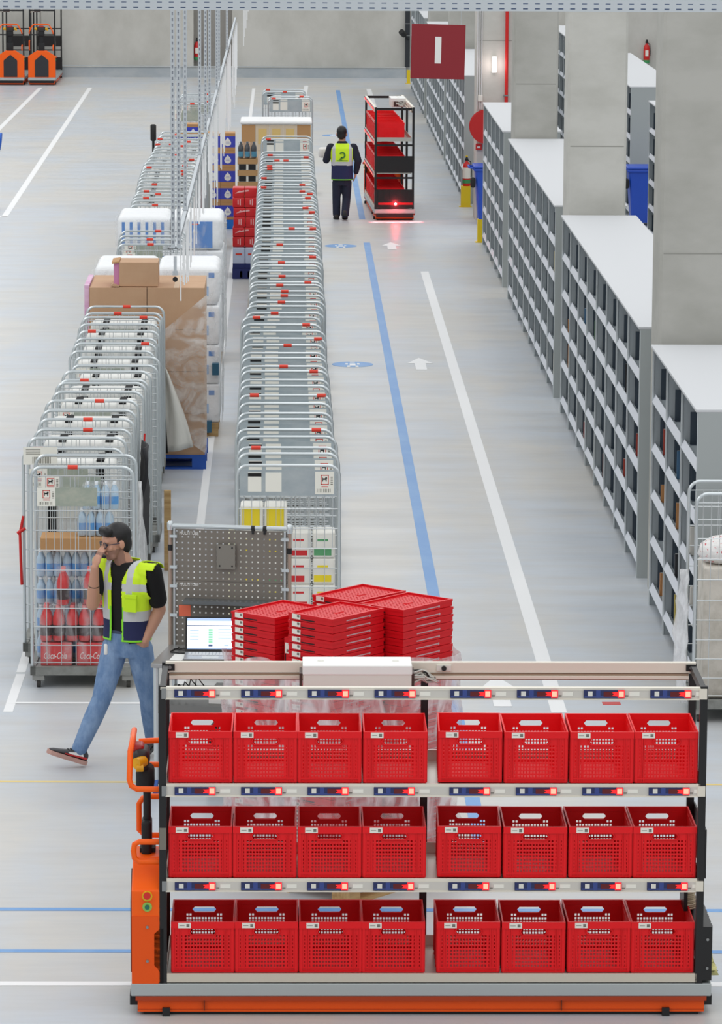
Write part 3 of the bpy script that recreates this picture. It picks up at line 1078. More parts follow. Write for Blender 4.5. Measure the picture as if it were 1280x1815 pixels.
tote0 = make_tote()
XS = [0.203, 0.550, 0.897, 1.248, 1.655, 2.008, 2.362, 2.710]
LV = ['bottom', 'middle', 'top']
rr = random.Random(21)
first = True
for li, z in enumerate(TRAYZ):
    for k, x in enumerate(XS):
        lab = 'red perforated tote, %s from the tiller end on the %s shelf of the long trolley' % (nth(k + 1), LV[li])
        rz = math.radians(rr.uniform(-0.3, 0.3) - (1.0 if k == 4 and li else 0))
        loc = (trolley.location.x + x + rr.uniform(-.002, .002) + (0.010 if li == 0 and k < 3 else 0), 21.28 + 0.024 + rr.uniform(0, .006) + (0.012 if k == 4 and li else 0), z + 0.004)
        if first:
            tote0.location = loc
            tote0['label'] = lab
            tote0['group'] = 'red totes on the long trolley'
            first = False
        else:
            dup(tote0, loc, rz, lab, 'red totes on the long trolley')

# the same trolley seen end-on down the aisle
FA = math.radians(2.0)
FC0 = Vector((1.44, 65.78, 0))
far_pos = FC0 + Vector((-math.sin(FA), math.cos(FA), 0)) * TL
far_t, made = dup(trolley, tuple(far_pos), -PI / 2 + FA, 'picking trolley seen end-on with red lamp, driving beside the man in dark trousers', 'orange picking trolleys')
FRM = Matrix.Rotation(-PI / 2 + FA, 3, 'Z')
b = MB().cyl((TL + 0.005, 0.34, 0.27), (TL + 0.03, 0.34, 0.27), 0.03, n=16, mi=1)
b.cyl((TL + 0.03, 0.34, 0.27), (TL + 0.04, 0.34, 0.27), 0.018, n=16, mi=0)
b.build('warning_lamp', [mat('lamp_core', (255, 200, 190), 0.3, emit=(255, 150, 140), estr=14), mat('lamp_red', (230, 10, 16), 0.3, emit=(255, 10, 16), estr=6)], far_t)
MB().box((TL + 0.004, 0.06, 0.255), (TL + 0.012, 0.62, 0.29)).build('light_bar', mat('red_bar', (120, 14, 20), 0.4, emit=(220, 10, 20), estr=0.4), far_t)
ld = bpy.data.lights.new('warning_light', 'POINT')
ld.energy, ld.color, ld.shadow_soft_size = 4, (1, 0.06, 0.07), 0.03
lo = bpy.data.objects.new('warning_light', ld)
lo.location = (TL + 0.09, 0.34, 0.27)
COL.objects.link(lo)
lo.parent = far_t
ld = bpy.data.lights.new('floor_line_laser', 'AREA')
ld.shape, ld.size, ld.size_y, ld.energy, ld.color = 'RECTANGLE', 0.03, 0.8, 5, (1, 0.1, 0.12)
ld.spread = math.radians(40)
lo = bpy.data.objects.new('floor_line_laser', ld)
lo.location = (TL + 0.28, 0.34, 0.2)
COL.objects.link(lo)
lo.parent = far_t
MB().box((TL - 0.05, 0.3, 0.16), (TL + 0.27, 0.38, 0.2)).build('sensor_bar', M_BLACK, far_t) if False else None
for li, z in enumerate(TRAYZ):
    for k, x in enumerate(XS):
        loc = far_pos + FRM @ Vector((x, 0.026, z + 0.004))
        dup(tote0, tuple(loc), -PI / 2 + FA, 'red tote, %s from the red lamp end on the %s shelf of the distant trolley' % (nth(8 - k), LV[li]), 'red totes on the distant trolley')

# two parked trucks by the back wall
for k, px in enumerate((53, -2)):
    x, y = gp(px, 148)
    dup(trolley, (x + TD - 0.0, y - 0.62, 0), PI / 2, 'empty orange trolley parked by the back wall, ' + ('second from the picture edge, whole in view' if k == 0 else 'cut off by the picture edge'), 'orange picking trolleys', skip=('warning_lamp', 'warning_light', 'light_bar', 'floor_line_laser', 'control_cable', 'rail_label', 'display_module', 'tray', 'display_rail', 'rail_bracket'))
# ------------------------------------------------------------------ roll cages
CW, CDEP, CTOP = 0.79, 0.56, 1.68


def cage_meshes():
    b = MB()
    w, r, z0 = CW / 2 - 0.014, 0.0125, 0.15
    pts = [(-w, 0, z0), (-w, 0, CTOP - 0.13)]
    for k in range(6):
        a = PI - PI / 2 * k / 5
        pts.append((-w + 0.085 + 0.085 * math.cos(a), 0, CTOP - 0.085 - 0.0 + 0.085 * math.sin(a) - 0.0125 + 0.0))
    for k in range(6):
        a = PI / 2 - PI / 2 * k / 5
        pts.append((w - 0.085 + 0.085 * math.cos(a), 0, CTOP - 0.085 + 0.085 * math.sin(a) - 0.0125))
    pts += [(w, 0, CTOP - 0.13), (w, 0, z0)]
    b.tube(pts, r, 8)
    fr = b.build('end_frame', M_GALV)
    b = MB()
    zs = [0.19, 0.32, 0.46, 0.60, 0.745, 0.89, 1.04, 1.19, 1.34, 1.48, 1.60]
    for z in zs:
        b.cyl((-w, 0.006, z), (w, 0.006, z), 0.0042, n=5)
    k = -2
    for i in range(6):
        x = -w + (i + 0.5 + 0.5) * (2 * w / 7)
        b.cyl((x, 0.012, 0.17), (x, 0.012, 1.60), 0.003, n=4)
    for i in range(12):
        x = -w + 0.05 + i * (2 * w - 0.1) / 11
        b.cyl((x, 0.012, 1.04), (x, 0.012, 1.60), 0.0022, n=4)
    wm = b.build('wire_mesh', M_WIRE)
    b = MB()
    b.box((-CW / 2 + 0.01, -CDEP / 2 - 0.03, 0.125), (CW / 2 - 0.01, CDEP / 2 + 0.03, 0.155), 0)
    for x in (-CW / 2 + 0.0, CW / 2 - 0.04):
        b.box((x, -CDEP / 2 - 0.04, 0.10), (x + 0.04, CDEP / 2 + 0.04, 0.165), 0)
    for y in (-CDEP / 2 - 0.04, CDEP / 2):
        b.box((-CW / 2, y, 0.10), (CW / 2, y + 0.04, 0.165), 0)
    base = b.build('base_deck', mat('grey_deck', (140, 142, 138), 0.6, 0.2, noise=((9, 9, 9), (112, 112, 108), 0.4, 0.7)))
    b = MB()
    b.cyl((-0.014, 0, 0.042), (0.014, 0, 0.042), 0.042, n=16, mi=1)
    b.box((-0.026, -0.03, 0.05), (-0.016, 0.03, 0.11), 0)
    b.box((0.016, -0.03, 0.05), (0.026, 0.03, 0.11), 0)
    b.box((-0.045, -0.05, 0.06), (0.045, 0.05, 0.115), 0)
    ca = b.build('caster', [mat('caster_bracket', (150, 150, 146), 0.5, 0.4), mat('caster_tyre', (60, 58, 54), 0.7)])
    b = MB().cyl((-0.037, 0, CTOP - 0.0125), (0.037, 0, CTOP - 0.0125), 0.0165, n=10)
    cl = b.build('grip_clip', M_REDCLIP)
    out = [o.data for o in (fr, wm, base, ca, cl)]
    for o in (fr, wm, base, ca, cl):
        bpy.data.objects.remove(o)
    return out


ME_FR, ME_WM, ME_BASE, ME_CA, ME_CL = cage_meshes()


def lion_sticker(parent, x, y, z, w=0.13, h=0.155):
    b = MB()
    b.box((x, y - 0.0012, z), (x + w, y, z + h), 0)
    ww = 0.006
    x0, x1, z0, z1 = x + w * .3, x + w * .72, z + h * .42, z + h * .86
    for lo, hi in (((x0, z0), (x1, z0 + ww)), ((x0, z1 - ww), (x1, z1)), ((x0, z0), (x0 + ww, z1)), ((x1 - ww, z0), (x1, z1))):
        b.box((lo[0], y - 0.002, lo[1]), (hi[0], y - 0.0011, hi[1]), 1)
    lx, lz, s = (x0 + x1) / 2, z0 + (z1 - z0) * .55, w * .13
    lion = [(-1.0, -.9), (-.7, -.9), (-.6, -.2), (.35, -.2), (.4, -.9), (.75, -.9), (.8, .0), (1.0, .55), (.75, 1.0), (.3, .9), (.2, .45), (-.6, .4), (-1.0, .9), (-1.15, .75), (-.9, .2)]
    b.prism([(lx + p[0] * s, lz + p[1] * s) for p in lion], y - 0.0022, y - 0.0011, 'y', 2)
    for k in range(9):
        b.box((x + w * (.1 + .085 * k), y - 0.002, z + h * .08), (x + w * (.1 + .085 * k) + (0.005 if k % 3 else 0.003), y - 0.0011, z + h * .24), 3)
    for k in range(5):
        b.box((x + w * .82, y - 0.002, z + h * (.42 + .08 * k)), (x + w * .94, y - 0.0011, z + h * (.46 + .08 * k)), 3)
    b.box((x + w * .33, y - .002, z + h * .32), (x + w * .7, y - .0011, z + h * .36), 1)
    return b.build('plate_sticker', [M_STICK, mat('sticker_red', (206, 70, 60), 0.6), M_BLACK, M_INK], parent)


def make_cage(kind):
    t = thing('roll_cage', 'wire roll cage', 'roll cage')
    part('base_deck', ME_BASE, t)
    for sx in (-1, 1):
        for sy in (-1, 1):
            part('caster', ME_CA, t, (sx * (CW / 2 - 0.06), sy * (CDEP / 2 - 0.02), 0))
    for sy in (-1, 1):
        part('end_frame', ME_FR, t, (0, sy * CDEP / 2, 0))
        part('wire_mesh', ME_WM, t, (0, sy * CDEP / 2, 0))
        y = sy * CDEP / 2 - 0.004
        if kind == 'blue':
            p = MB().box((-0.36, y - 0.003, 1.44), (0.36, y, 1.635)).build('name_plate', M_PLATE, t)
            lion_sticker(p, 0.20, y - 0.003, 1.452, 0.14, 0.17)
            MB().box((-0.30, y - 0.0045, 1.47), (-0.20, y - 0.003, 1.615)).build('white_tag', M_STICK, p)
            MB().box((-0.17, y - 0.0045, 1.47), (-0.05, y - 0.003, 1.615)).build('white_tag', M_STICK, p)
            MB().box((-0.30, y - 0.006, 1.585), (-0.20, y - 0.0045, 1.61)).build('barcode_tag', M_BLACK, p)
        else:
            p = MB().box((-0.33, y - 0.003, 1.375), (0.11, y, 1.515)).build('name_plate', M_PLATEG, t)
            lion_sticker(p, -0.335, y - 0.003, 1.375, 0.135, 0.14)
    return t


cageB = make_cage('blue')
cageL = make_cage('green')
R_CG = random.Random(31)


def place_cage(first, src, px_left, bar_y, label, group, clips, far_clips=None, rz=0.0, dx=0.0, bare=False):
    """front top bar seen at bar_y, its left end at px_left"""
    x, y = gp(px_left, bar_y, CTOP - 0.005)
    x += CW / 2 + dx
    loc = (x, y + CDEP / 2, 0)
    if first:
        src.location = loc
        src.rotation_euler = (0, 0, rz)
        src['label'], src['group'] = label, group
        t = src
    else:
        t, _ = dup(src, loc, rz, label, group, skip=('grip_clip', 'name_plate') if bare else ('grip_clip',))
    for sy, cl in ((-1, clips), (1, far_clips or [])):
        for c in cl:
            part('grip_clip', ME_CL, t, (c, sy * CDEP / 2, 0))
    return t


def clip_at(px, bar_y, cage_px_left):
    xa, _ = gp(cage_px_left, bar_y, CTOP)
    xb, _ = gp(px, bar_y, CTOP)
    return max(-0.33, min(0.33, xb - xa - CW / 2))


GB = 'roll cages in the long row beside the blue line'
# near bar y, left pixel, clip pixels on the near bar, clip pixels on the far bar
ROWB = [(823, 417, [], []), (792, 418, [454], []), (760, 416, [561], []), (731, 419, [], []), (699, 421, [451, 570], []), (672, 423, [], [557]),
        (648, 424, [503], []), (624.5, 425, [], [510]), (599, 429, [564], []), (574, 425, [543], [454]), (553.5, 433, [487], []), (534, 438, [499], [504]),
        (515, 439, [505], [496]), (499, 440, [546], [500]), (479.5, 441, [], []), (464, 445, [499], [555]), (449, 444, [], []), (432.5, 448, [496], []),
        (417.5, 450, [], []), (404, 451, [517, 555], []), (389, 451, [], []), (375, 452, [553], [542]), (362, 453, [], []), (349.6, 454, [546], [550]),
        (338, 454, [536], [467]), (326.5, 455, [536], []), (315, 457, [468], []), (304.7, 457, [], [478]), (294, 458, [478], []), (283.5, 459, [491, 507], [543]), (274, 460, [479], [])]
for i, (by, pl, c1, c2) in enumerate(ROWB):
    lab = ('wire roll cage filled with grocery packs, foremost of the blue line row' if i == 0 else
           'nested wire roll cage, %s from the front in the row beside the blue line' % nth(i + 1))
    place_cage(i == 0, cageB, pl, by, lab, GB, [clip_at(p, by, pl) for p in c1], [clip_at(p, by, pl) for p in c2])
for i, (by, pl, c1, c2) in enumerate([(246, 462, [476], []), (174, 474, [485], [535]), (162, 464, [505], [475])]):
    place_cage(False, cageB, pl, by, ['wire roll cage standing just behind the long row, before the white-topped cartons', 'roll cage behind the white-topped cartons, in front of its twin', 'roll cage behind the white-topped cartons, closest to the back wall'][i], GB,
               [clip_at(p, by, pl) for p in c1], [clip_at(p, by, pl) for p in c2])
GL = 'roll cages in the row with the bottled drinks'
ROWL = [(826, 51, [129], []), (794, 38, [68], []), (760, 58, [156], [150]), (726, 71, [], [171]), (693.5, 90, [], []), (672.5, 102, [150], []), (646.6, 123, [], []),
        (621.5, 121, [], [254]), (599, 130, [], [158]), (573.5, 137, [], [251]), (554, 146, [209], [221])]
cage_left = []
for i, (by, pl, c1, c2) in enumerate(ROWL):
    lab = ('wire roll cage loaded with red cola packs and water behind the walking man' if i == 0 else
           'wire roll cage holding a white thermal bag, %s from the front behind the walking man' % nth(i + 1))
    cage_left.append(place_cage(i == 0, cageL, pl, by, lab, GL, [clip_at(p, by, pl) for p in c1], [clip_at(p, by, pl) for p in c2], bare=i % 3 != 1))
GK = 'roll cages behind the tissue pallets'
ROWK = [(362.5, 228, [275], []), (350, 232, [259], [278]), (338, 238, [260], []), (326, 240, [274], []), (314, 243, [], [325]), (302, 247, [322], [262]), (293, 250, [328], []),
        (282, 258, [340], []), (274, 263, [311], []), (263.4, 269, [], [321]), (255.4, 272, [278, 304], [332]), (245.6, 276, [283], []), (238, 280, [310], [])]
cage_back = []
for i, (by, pl, c1, c2) in enumerate(ROWK):
    cage_back.append(place_cage(False, cageL, pl, by, 'wire roll cage, %s in the row behind the blue-striped tissue pallet' % nth(i + 1), GK, [clip_at(p, by, pl) for p in c1], [clip_at(p, by, pl) for p in c2], bare=i % 4 != 0))
for i, (by, pl, c1, c2) in enumerate([(432, 206, [267], [263]), (417, 208, [], [278])]):
    place_cage(False, cageL, pl, by, 'roll cage between the two white tissue pallets, the ' + ('front one' if i == 0 else 'rear one'), GK, [clip_at(p, by, pl) for p in c1], [clip_at(p, by, pl) for p in c2])
for i, (by, pl, c1, c2) in enumerate([(183, 301, [341], [365]), (170, 317, [], [369])]):
    place_cage(False, cageL, pl, by, 'roll cage with white bag standing alone near the back wall, the ' + ('front one' if i == 0 else 'rear one'), GK, [clip_at(p, by, pl) for p in c1], [clip_at(p, by, pl) for p in c2])


# thermal bags in the left row
def make_bag():
    t = thing('thermal_bag', 'white thermal bag', 'bag')
    b = MB().rbox((-0.32, -0.2, 0.0), (0.32, 0.2, 1.40), 0.05)
    b.build('bag_body', mat('white_thermal_fabric', (222, 222, 218), 0.7, bump=(6, 0.6, 0.03)), t)
    for x in (-0.2, 0.17):
        MB().box((x, -0.212, 0.05), (x + 0.06, -0.203, 1.36)).box((x, -0.18, 1.395), (x + 0.06, 0.18, 1.405)).build('strap', M_BLACKF, t)
    MB().tube([(0.0, -0.206, 0.75), (0.04, -0.206, 0.62), (0.16, -0.206, 0.6), (0.2, -0.206, 0.78)], 0.006, 5).build('red_piping', M_REDCLIP, t)
    MB().box((-0.12, -0.207, 0.95), (0.14, -0.203, 1.12)).build('paper_tag', M_STICK, t)
    return t


bag0 = make_bag()
for i, c in enumerate(cage_left):
    if i == 0:
        continue
    p = c.location
    lab = 'white thermal bag with black straps inside the %s roll cage behind the walking man' % nth(i + 1)
    if i == 1:
        bag0.location = (p.x, p.y, 0.16)
        bag0['label'], bag0['group'] = lab, 'thermal bags in the roll cages'
    else:
        dup(bag0, (p.x, p.y, 0.16), 0, lab, 'thermal bags in the roll cages')

for i, c in enumerate(cage_back):
    dup(bag0, (c.location.x, c.location.y, 0.16), 0, 'white thermal bag in the %s roll cage behind the blue-striped tissue pallet' % nth(i + 1), 'thermal bags in the roll cages')

# black side flap and white sheet hanging beside the left row
c = cage_left[3].location
b = MB()
rings = [[Vector((c.x + 0.43 + 0.03 * math.sin(i * .9 + j * .5), c.y - 0.25 + j * 0.06, 1.35 - i * 0.1)) for j in range(9)] for i in range(9)]
b.loft(rings, 0, True, False, False)
o = b.build('black_cover', mat('black_cover_fabric', (40, 40, 44), 0.8))
o.modifiers.new('t', 'SOLIDIFY').thickness = 0.02
tag(o, 'black fabric cover flap hanging on the side of the drinks row cages', 'cover')
b = MB()
c = cage_left[2].location
rings = [[Vector((c.x + 0.44 + 0.05 * i / 10 + 0.02 * math.sin(j * 1.3 + i * .4), c.y - 0.28 + j * 0.055 - 0.02 * i, 1.28 - i * 0.1)) for j in range(3 + i // 2 + 1) ] for i in range(0)]
for i in range(12):
    v = i / 11
    rings.append([Vector((c.x + 0.43 + 0.06 * v * (j / 6) + 0.015 * math.sin(j * 1.7 + i * .7), c.y - 0.1 + (j / 6 - .5) * (0.12 + 0.5 * v), 1.22 - 1.0 * v)) for j in range(7)])
b.loft(rings, 0, True, False, False)
o = b.build('plastic_sheet', M_FILMW)
o.modifiers.new('t', 'SOLIDIFY').thickness = 0.01
tag(o, 'white plastic sheet drooping beside the drinks roll cage behind the man', 'plastic sheet')


# ------------------------------------------------------------------ drinks in the first cage
M_COLA = mat('cola_red_wrap', (206, 30, 34), 0.3)
M_COLAD = mat('cola_dark', (48, 20, 18), 0.15)
M_PINKCAP = mat('red_cap', (232, 120, 120), 0.4)
M_WATER = mat('water_bottle', (186, 214, 234), 0.12, alpha=0.85)
M_WLABEL = mat('water_label', (74, 150, 214), 0.4)


def bottle_mesh(key, r, h, liq, lab, cap, z0, z1):
    def f():
        b = MB()
        b.lathe([(r * .8, 0), (r, 0.01), (r, h * .62), (r * .8, h * .74), (r * .36, h * .88), (r * .34, h * .93)], (0, 0, 0), 12, 0)
        b.lathe([(r * 1.015, h * z0), (r * 1.015, h * z1)], (0, 0, 0), 12, 1)
        b.lathe([(r * .42, h * .92), (r * .42, h)], (0, 0, 0), 10, 2)
        return b.build('bottle', [liq, lab, cap])
    return mesh_of(key, f)


COLA_B = bottle_mesh('cola_bottle', 0.045, 0.27, M_COLA, M_COLAD, M_PINKCAP, 0.16, 0.46)
WATER_B = bottle_mesh('water_bottle_me', 0.032, 0.2, M_WATER, M_WLABEL, mat('white_cap', (236, 240, 244), 0.4), 0.2, 0.5)


def bottle_pack(loc, me, r, nx, ny, h, label, group, wrap=M_FILMT, rz=0.0, nm='bottle_pack'):
    t = thing(nm, label, 'drinks pack', loc, rz, group)
    for i in range(nx):
        for j in range(ny):
            part('bottle', me, t, ((i + .5 - nx / 2) * 2 * r, (j + .5 - ny / 2) * 2 * r, 0.002))
    b = MB().rbox((-nx * r - .004, -ny * r - .004, 0.0), (nx * r + .004, ny * r + .004, h), 0.02, 0)
    b.build('shrink_wrap', wrap, t)
    return t


cl0 = cage_left[0].location
fy = cl0.y - CDEP / 2
GD = 'red cola packs in the front roll cage'
zc = 0.157
for k, (dx, lab) in enumerate(((-0.205, 'red cola carton with white script at the cage bottom, on the outer side'), (0.065, 'red cola carton with white script at the cage bottom, next to the outer one'))):
    t = thing('drinks_carton', lab, 'drinks pack', (cl0.x + dx, fy + 0.15, zc), 0, GD)
    bevel(MB().box((-0.115, -0.11, 0), (0.115, 0.11, 0.172)).build('carton', M_COLA, t), 0.006)
    text('Coca-Cola', 'script_lettering', 0.07, M_WHITE, t, (-0.01, -0.1112, 0.075), (PI / 2, 0, 0), shear=0.35, width=0.17)
    MB().rbox((-0.122, -0.118, 0.0), (0.122, 0.118, 0.178), 0.015).build('shrink_wrap', M_FILMT, t)
text_m = []
z2 = zc + 0.18
for k, dx in enumerate((-0.235, -0.04, 0.155)):
    bottle_pack((cl0.x + dx, fy + 0.14, z2), COLA_B, 0.046, 2, 2, 0.275, 'shrink-wrapped cola bottles on the carton tier, %s from the outer cage post' % nth(k + 1), GD)
z3 = z2 + 0.277
bottle_pack((cl0.x - 0.155, fy + 0.13, z3), COLA_B, 0.046, 1, 2, 0.275, 'single slim cola bottle pack standing on the wrapped bottle tier', GD)
bottle_pack((cl0.x + 0.09, fy + 0.14, z3), COLA_B, 0.046, 2, 2, 0.275, 'cola bottle pack standing on the wrapped tier close to the man', GD)
GW = 'water packs in the front roll cage'
for k, dx in enumerate((-0.27, -0.07, 0.13)):
    bottle_pack((cl0.x + dx, fy + 0.38, zc), WATER_B, 0.032, 3, 2, 0.205, 'water bottle pack low in the cola cage, %s from the outer post' % nth(k + 1), GW)
    bottle_pack((cl0.x + dx, fy + 0.38, zc + 0.208), WATER_B, 0.032, 3, 2, 0.205, 'water bottle pack on the second tier in the cola cage, %s from the outer post' % nth(k + 1), GW)
    bottle_pack((cl0.x + dx, fy + 0.38, zc + 0.416), WATER_B, 0.032, 3, 2, 0.205, 'water bottle pack on the third tier in the cola cage, %s from the outer post' % nth(k + 1), GW)
    bottle_pack((cl0.x + dx, fy + 0.38, zc + 0.624), WATER_B, 0.032, 3, 2, 0.205, 'water bottle pack on the fourth tier in the cola cage, %s from the outer post' % nth(k + 1), GW)
zt = zc + 0.832
b = bevel(MB().box((cl0.x - 0.33, fy + 0.25, zt), (cl0.x + 0.25, fy + 0.52, zt + 0.1)).build('cardboard_box', M_CARD2), 0.004)
tag(b, 'flat brown cardboard box lying on the water packs in the cola cage', 'box', 'boxes in the front roll cage')
bottle_pack((cl0.x + 0.08, fy + 0.38, zt + 0.102), WATER_B, 0.034, 4, 2, 0.2, 'lower water pack on the brown box in the cola cage', GW)
bottle_pack((cl0.x + 0.12, fy + 0.38, zt + 0.304), WATER_B, 0.034, 4, 2, 0.2, 'topmost blue water pack in the cola cage', GW)
c1 = cage_left[1].location
for k in range(2):
    b = MB().box((c1.x - 0.42 - 0.03, c1.y - 0.3 + 0.1 * k, 0.5 - .1 * k), (c1.x - 0.40 - .02, c1.y - 0.1 + .1 * k, 1.0))
    if k == 0:
        b = MB().tube([(c1.x - 0.385, c1.y - 0.285, 1.15), (c1.x - 0.41, c1.y - 0.31, 1.02), (c1.x - 0.405, c1.y - 0.31, 0.8), (c1.x - 0.40, c1.y - 0.30, 0.62)], 0.012, 6).tube([(c1.x - 0.43, c1.y - 0.31, 1.02), (c1.x - 0.37, c1.y - 0.31, 1.06)], 0.014, 6)
        tag(b.build('red_strap', M_RED), 'red lashing strap hanging on the outer post of the second drinks cage', 'strap')
t = thing('paper_notice', 'white shipping label hung over the top bar of the second drinks cage', 'label', (c1.x - 0.27, c1.y - CDEP / 2 - 0.02, 1.58), 0)
MB().box((-0.11, -0.004, -0.03), (0.15, -0.002, 0.105)).build('paper_sheet', M_STICK, t)
b = MB()
for k in range(12):
    b.box((-0.04 + k * .012, -0.005, -0.02), (-0.034 + k * .012, -0.004, 0.03))
for k in range(4):
    b.box((-0.09, -0.005, 0.085 - k * .012), (0.02, -0.004, 0.09 - k * .012))
b.build('barcode_print', M_INK, t)

# ------------------------------------------------------------------ packs in the first cage by the blue line
cb = cageB.location
fy = cb.y - CDEP / 2
GP = 'grocery packs in the first cage by the blue line'
R2 = random.Random(77)
M_PW = mat('white_pack', (232, 230, 222), 0.5)
PC = [(mat('pack_yellow', (238, 214, 40), 0.5), 'yellow'), (mat('pack_red', (206, 44, 48), 0.5), 'red'), (mat('pack_green', (92, 160, 110), 0.5), 'green'), (mat('pack_blue', (96, 150, 200), 0.5), 'blue'), (mat('pack_orange', (232, 170, 60), 0.5), 'orange')]
grid = [[3, 3, 4, 0], [0, 0, 4, 4], [4, 0, 1, 0], [0, 2, 1, 0], [0, 0, 1, 2], [0, 0, 3, 4]]
z = 0.16
for r, row in enumerate(grid):
    h = 0.2
    for c, ci in enumerate(row):
        if r == 5 and c > 1:
            continue
        x = cb.x - 0.272 + c * 0.18
        m, cn = PC[ci]
        t = thing('grocery_pack', 'white pack with %s label, %s tier, %s from the outer post of its cage' % (cn, nth(r + 1), nth(c + 1)), 'grocery pack', (x, fy + 0.16, z), 0, GP)
        MB().rbox((-0.085, -0.12, 0), (0.085, 0.12, h - 0.004), 0.015).build('pack_body', M_PW, t)
        if r == 5:
            MB().box((-0.07, -0.122, 0.02), (0.06, -0.119, h - 0.02)).build('pack_label', m, t)
        else:
            MB().box((-0.075, -0.122, 0.02), (0.06 - 0.06 * R2.random(), -0.119, 0.045 + 0.03 * R2.random())).box((-0.05, -0.122, 0.13), (0.03, -0.119, 0.145)).build('pack_label', m, t)
    z += h
# ------------------------------------------------------------------ pallets
def plastic_pallet(name_label, x0, x1, y0, y1, m, group='pallets'):
    b = MB()
    b.box((x0, y0, 0.11), (x1, y1, 0.145))
    for k in range(3):
        yy = y0 + k * (y1 - y0 - 0.1) / 2
        b.box((x0, yy, 0.0), (x1, yy + 0.1, 0.02))
        for j in range(3):
            xx = x0 + j * (x1 - x0 - 0.14) / 2
            b.box((xx, yy, 0.02), (xx + 0.14, yy + 0.1, 0.11))
    return tag(b.build('plastic_pallet_deck', m), name_label, 'pallet', group)


def wood_pallet(label, loc, L, Wd, rz=0.0, group='pallets'):
    t = thing('wooden_pallet', label, 'pallet', loc, rz, group)
    for k in range(5):
        yy = k * (Wd - 0.1) / 4
        MB().box((0, yy, 0.122), (L, yy + 0.1, 0.144)).build('deck_board', M_WOOD, t)
    for k in range(3):
        xx = k * (L - 0.1) / 2
        MB().box((xx, 0, 0.1), (xx + 0.1, Wd, 0.122)).build('stringer_board', M_WOOD, t)
        for j in range(3):
            yy = j * (Wd - 0.14) / 2
            MB().box((xx, yy, 0.022), (xx + 0.1, yy + 0.14, 0.1)).build('block', M_WOOD, t)
    for j in range(3):
        yy = j * (Wd - 0.1) / 2
        MB().box((0, yy, 0.0), (L, yy + 0.1, 0.022)).build('bottom_board', M_WOOD, t)
    return t


# ------------------------------------------------------------------ folded crate stacks behind the trolley
CA = math.radians(49)
E1 = Vector((math.cos(CA), math.sin(CA), 0))
E2 = Vector((-math.sin(CA), math.cos(CA), 0))
FC = Vector((0.285, 23.72, 0))
CRL, CRW, CRH = 0.475, 0.345, 0.0462
wood_pallet('wooden pallet under the film-wrapped stacks of folded red crates', tuple(FC + E1 * -0.07 + E2 * -0.2), 1.12, 1.06, CA)


def make_folded():
    """folded crate, local x = long side, y = short side, front corner at origin"""
    t = thing('folded_crate', 'folded red crate', 'crate')
    b = MB()
    h = CRH - 0.003
    for lo, hi in (((0, 0, 0), (CRL, 0.012, h)), ((0, CRW - 0.012, 0), (CRL, CRW, h)), ((0, 0.012, 0), (0.012, CRW - 0.012, h)), ((CRL - 0.012, 0.012, 0), (CRL, CRW - 0.012, h))):
        b.box(lo, hi)
    b.box((-0.003, -0.003, h - 0.016), (CRL + .003, 0.0, h))
    b.box((-0.003, 0.0, h - 0.016), (0.0, CRW + 0.003, h))
    b.build('crate_rim', M_CRATE, t)
    us = [0.0]
    for k in range(16):
        us += [0.028 + k * 0.0268, 0.028 + k * 0.0268 + 0.014]
    us.append(CRL - 0.024)
    vs = [0.0]
    for k in range(11):
        vs += [0.022 + k * 0.027, 0.022 + k * 0.027 + 0.014]
    vs.append(CRW - 0.024)
    b = MB().perf((0.012, 0.012, h - 0.016), (1, 0, 0), (0, 1, 0), us, vs, lambda i, j: not (i % 2 == 1 and j % 2 == 1), 0.005)
    b.box((0.012, 0.012, 0.004), (CRL - 0.012, CRW - 0.012, h - 0.02))
    b.box((0.2, 0.14, h - 0.011), (0.27, 0.16, h - 0.007))
    b.build('folded_panel', M_CRATE, t)
    b = MB().box((-0.0045, CRW - 0.095, h - 0.034), (-0.003, CRW - 0.03, h - 0.004), 0)
    b.box((-0.005, CRW - 0.088, h - 0.022), (-0.0044, CRW - 0.07, h - 0.008), 1)
    b.build('sticker', [M_STICK, M_INK], t)
    MB().box((-0.001, 0.14, 0.006), (0.0005, 0.245, 0.014), 0).build('hand_slot', mat('slot_black', (40, 8, 12), 0.7), t)
    b = MB()
    b.box((0.13, -0.0006, 0.012), (0.34, 0.0005, 0.019), 0)
    b.cyl((0.345, -0.002, 0.0155), (0.345, 0.001, 0.0155), 0.008, n=8, mi=0)
    b.build('hinge_rod', [mat('metal_hinge_rod', (206, 170, 176), 0.4, 0.3)], t)
    return t


fold0 = make_folded()
SN = {'F': 'the foremost crate stack', 'L': 'the crate stack beside the laptop', 'R': 'the crate stack towards the blue line', 'B': 'the hindmost crate stack'}
rr = random.Random(8)
used = False
for key, (o1, o2, n) in {'F': (0.0, 0.0, 34), 'L': (-0.02, 0.44, 33), 'R': (0.50, -0.13, 34), 'B': (0.52, 0.255, 34)}.items():
    p = FC + E1 * o1 + E2 * o2
    for k in range(n):
        lab = 'red crate folded flat, %s from the top of %s' % (nth(n - k), SN[key])
        loc = (p.x + rr.uniform(-.003, .003), p.y + rr.uniform(-.003, .003), 0.145 + k * CRH)
        rz = CA + math.radians(rr.uniform(-.5, .5))
        if not used:
            fold0.location, fold0.rotation_euler = loc, (0, 0, rz)
            fold0['label'], fold0['group'] = lab, 'folded red crates on the pallet'
            used = True
        else:
            dup(fold0, loc, rz, lab, 'folded red crates on the pallet')
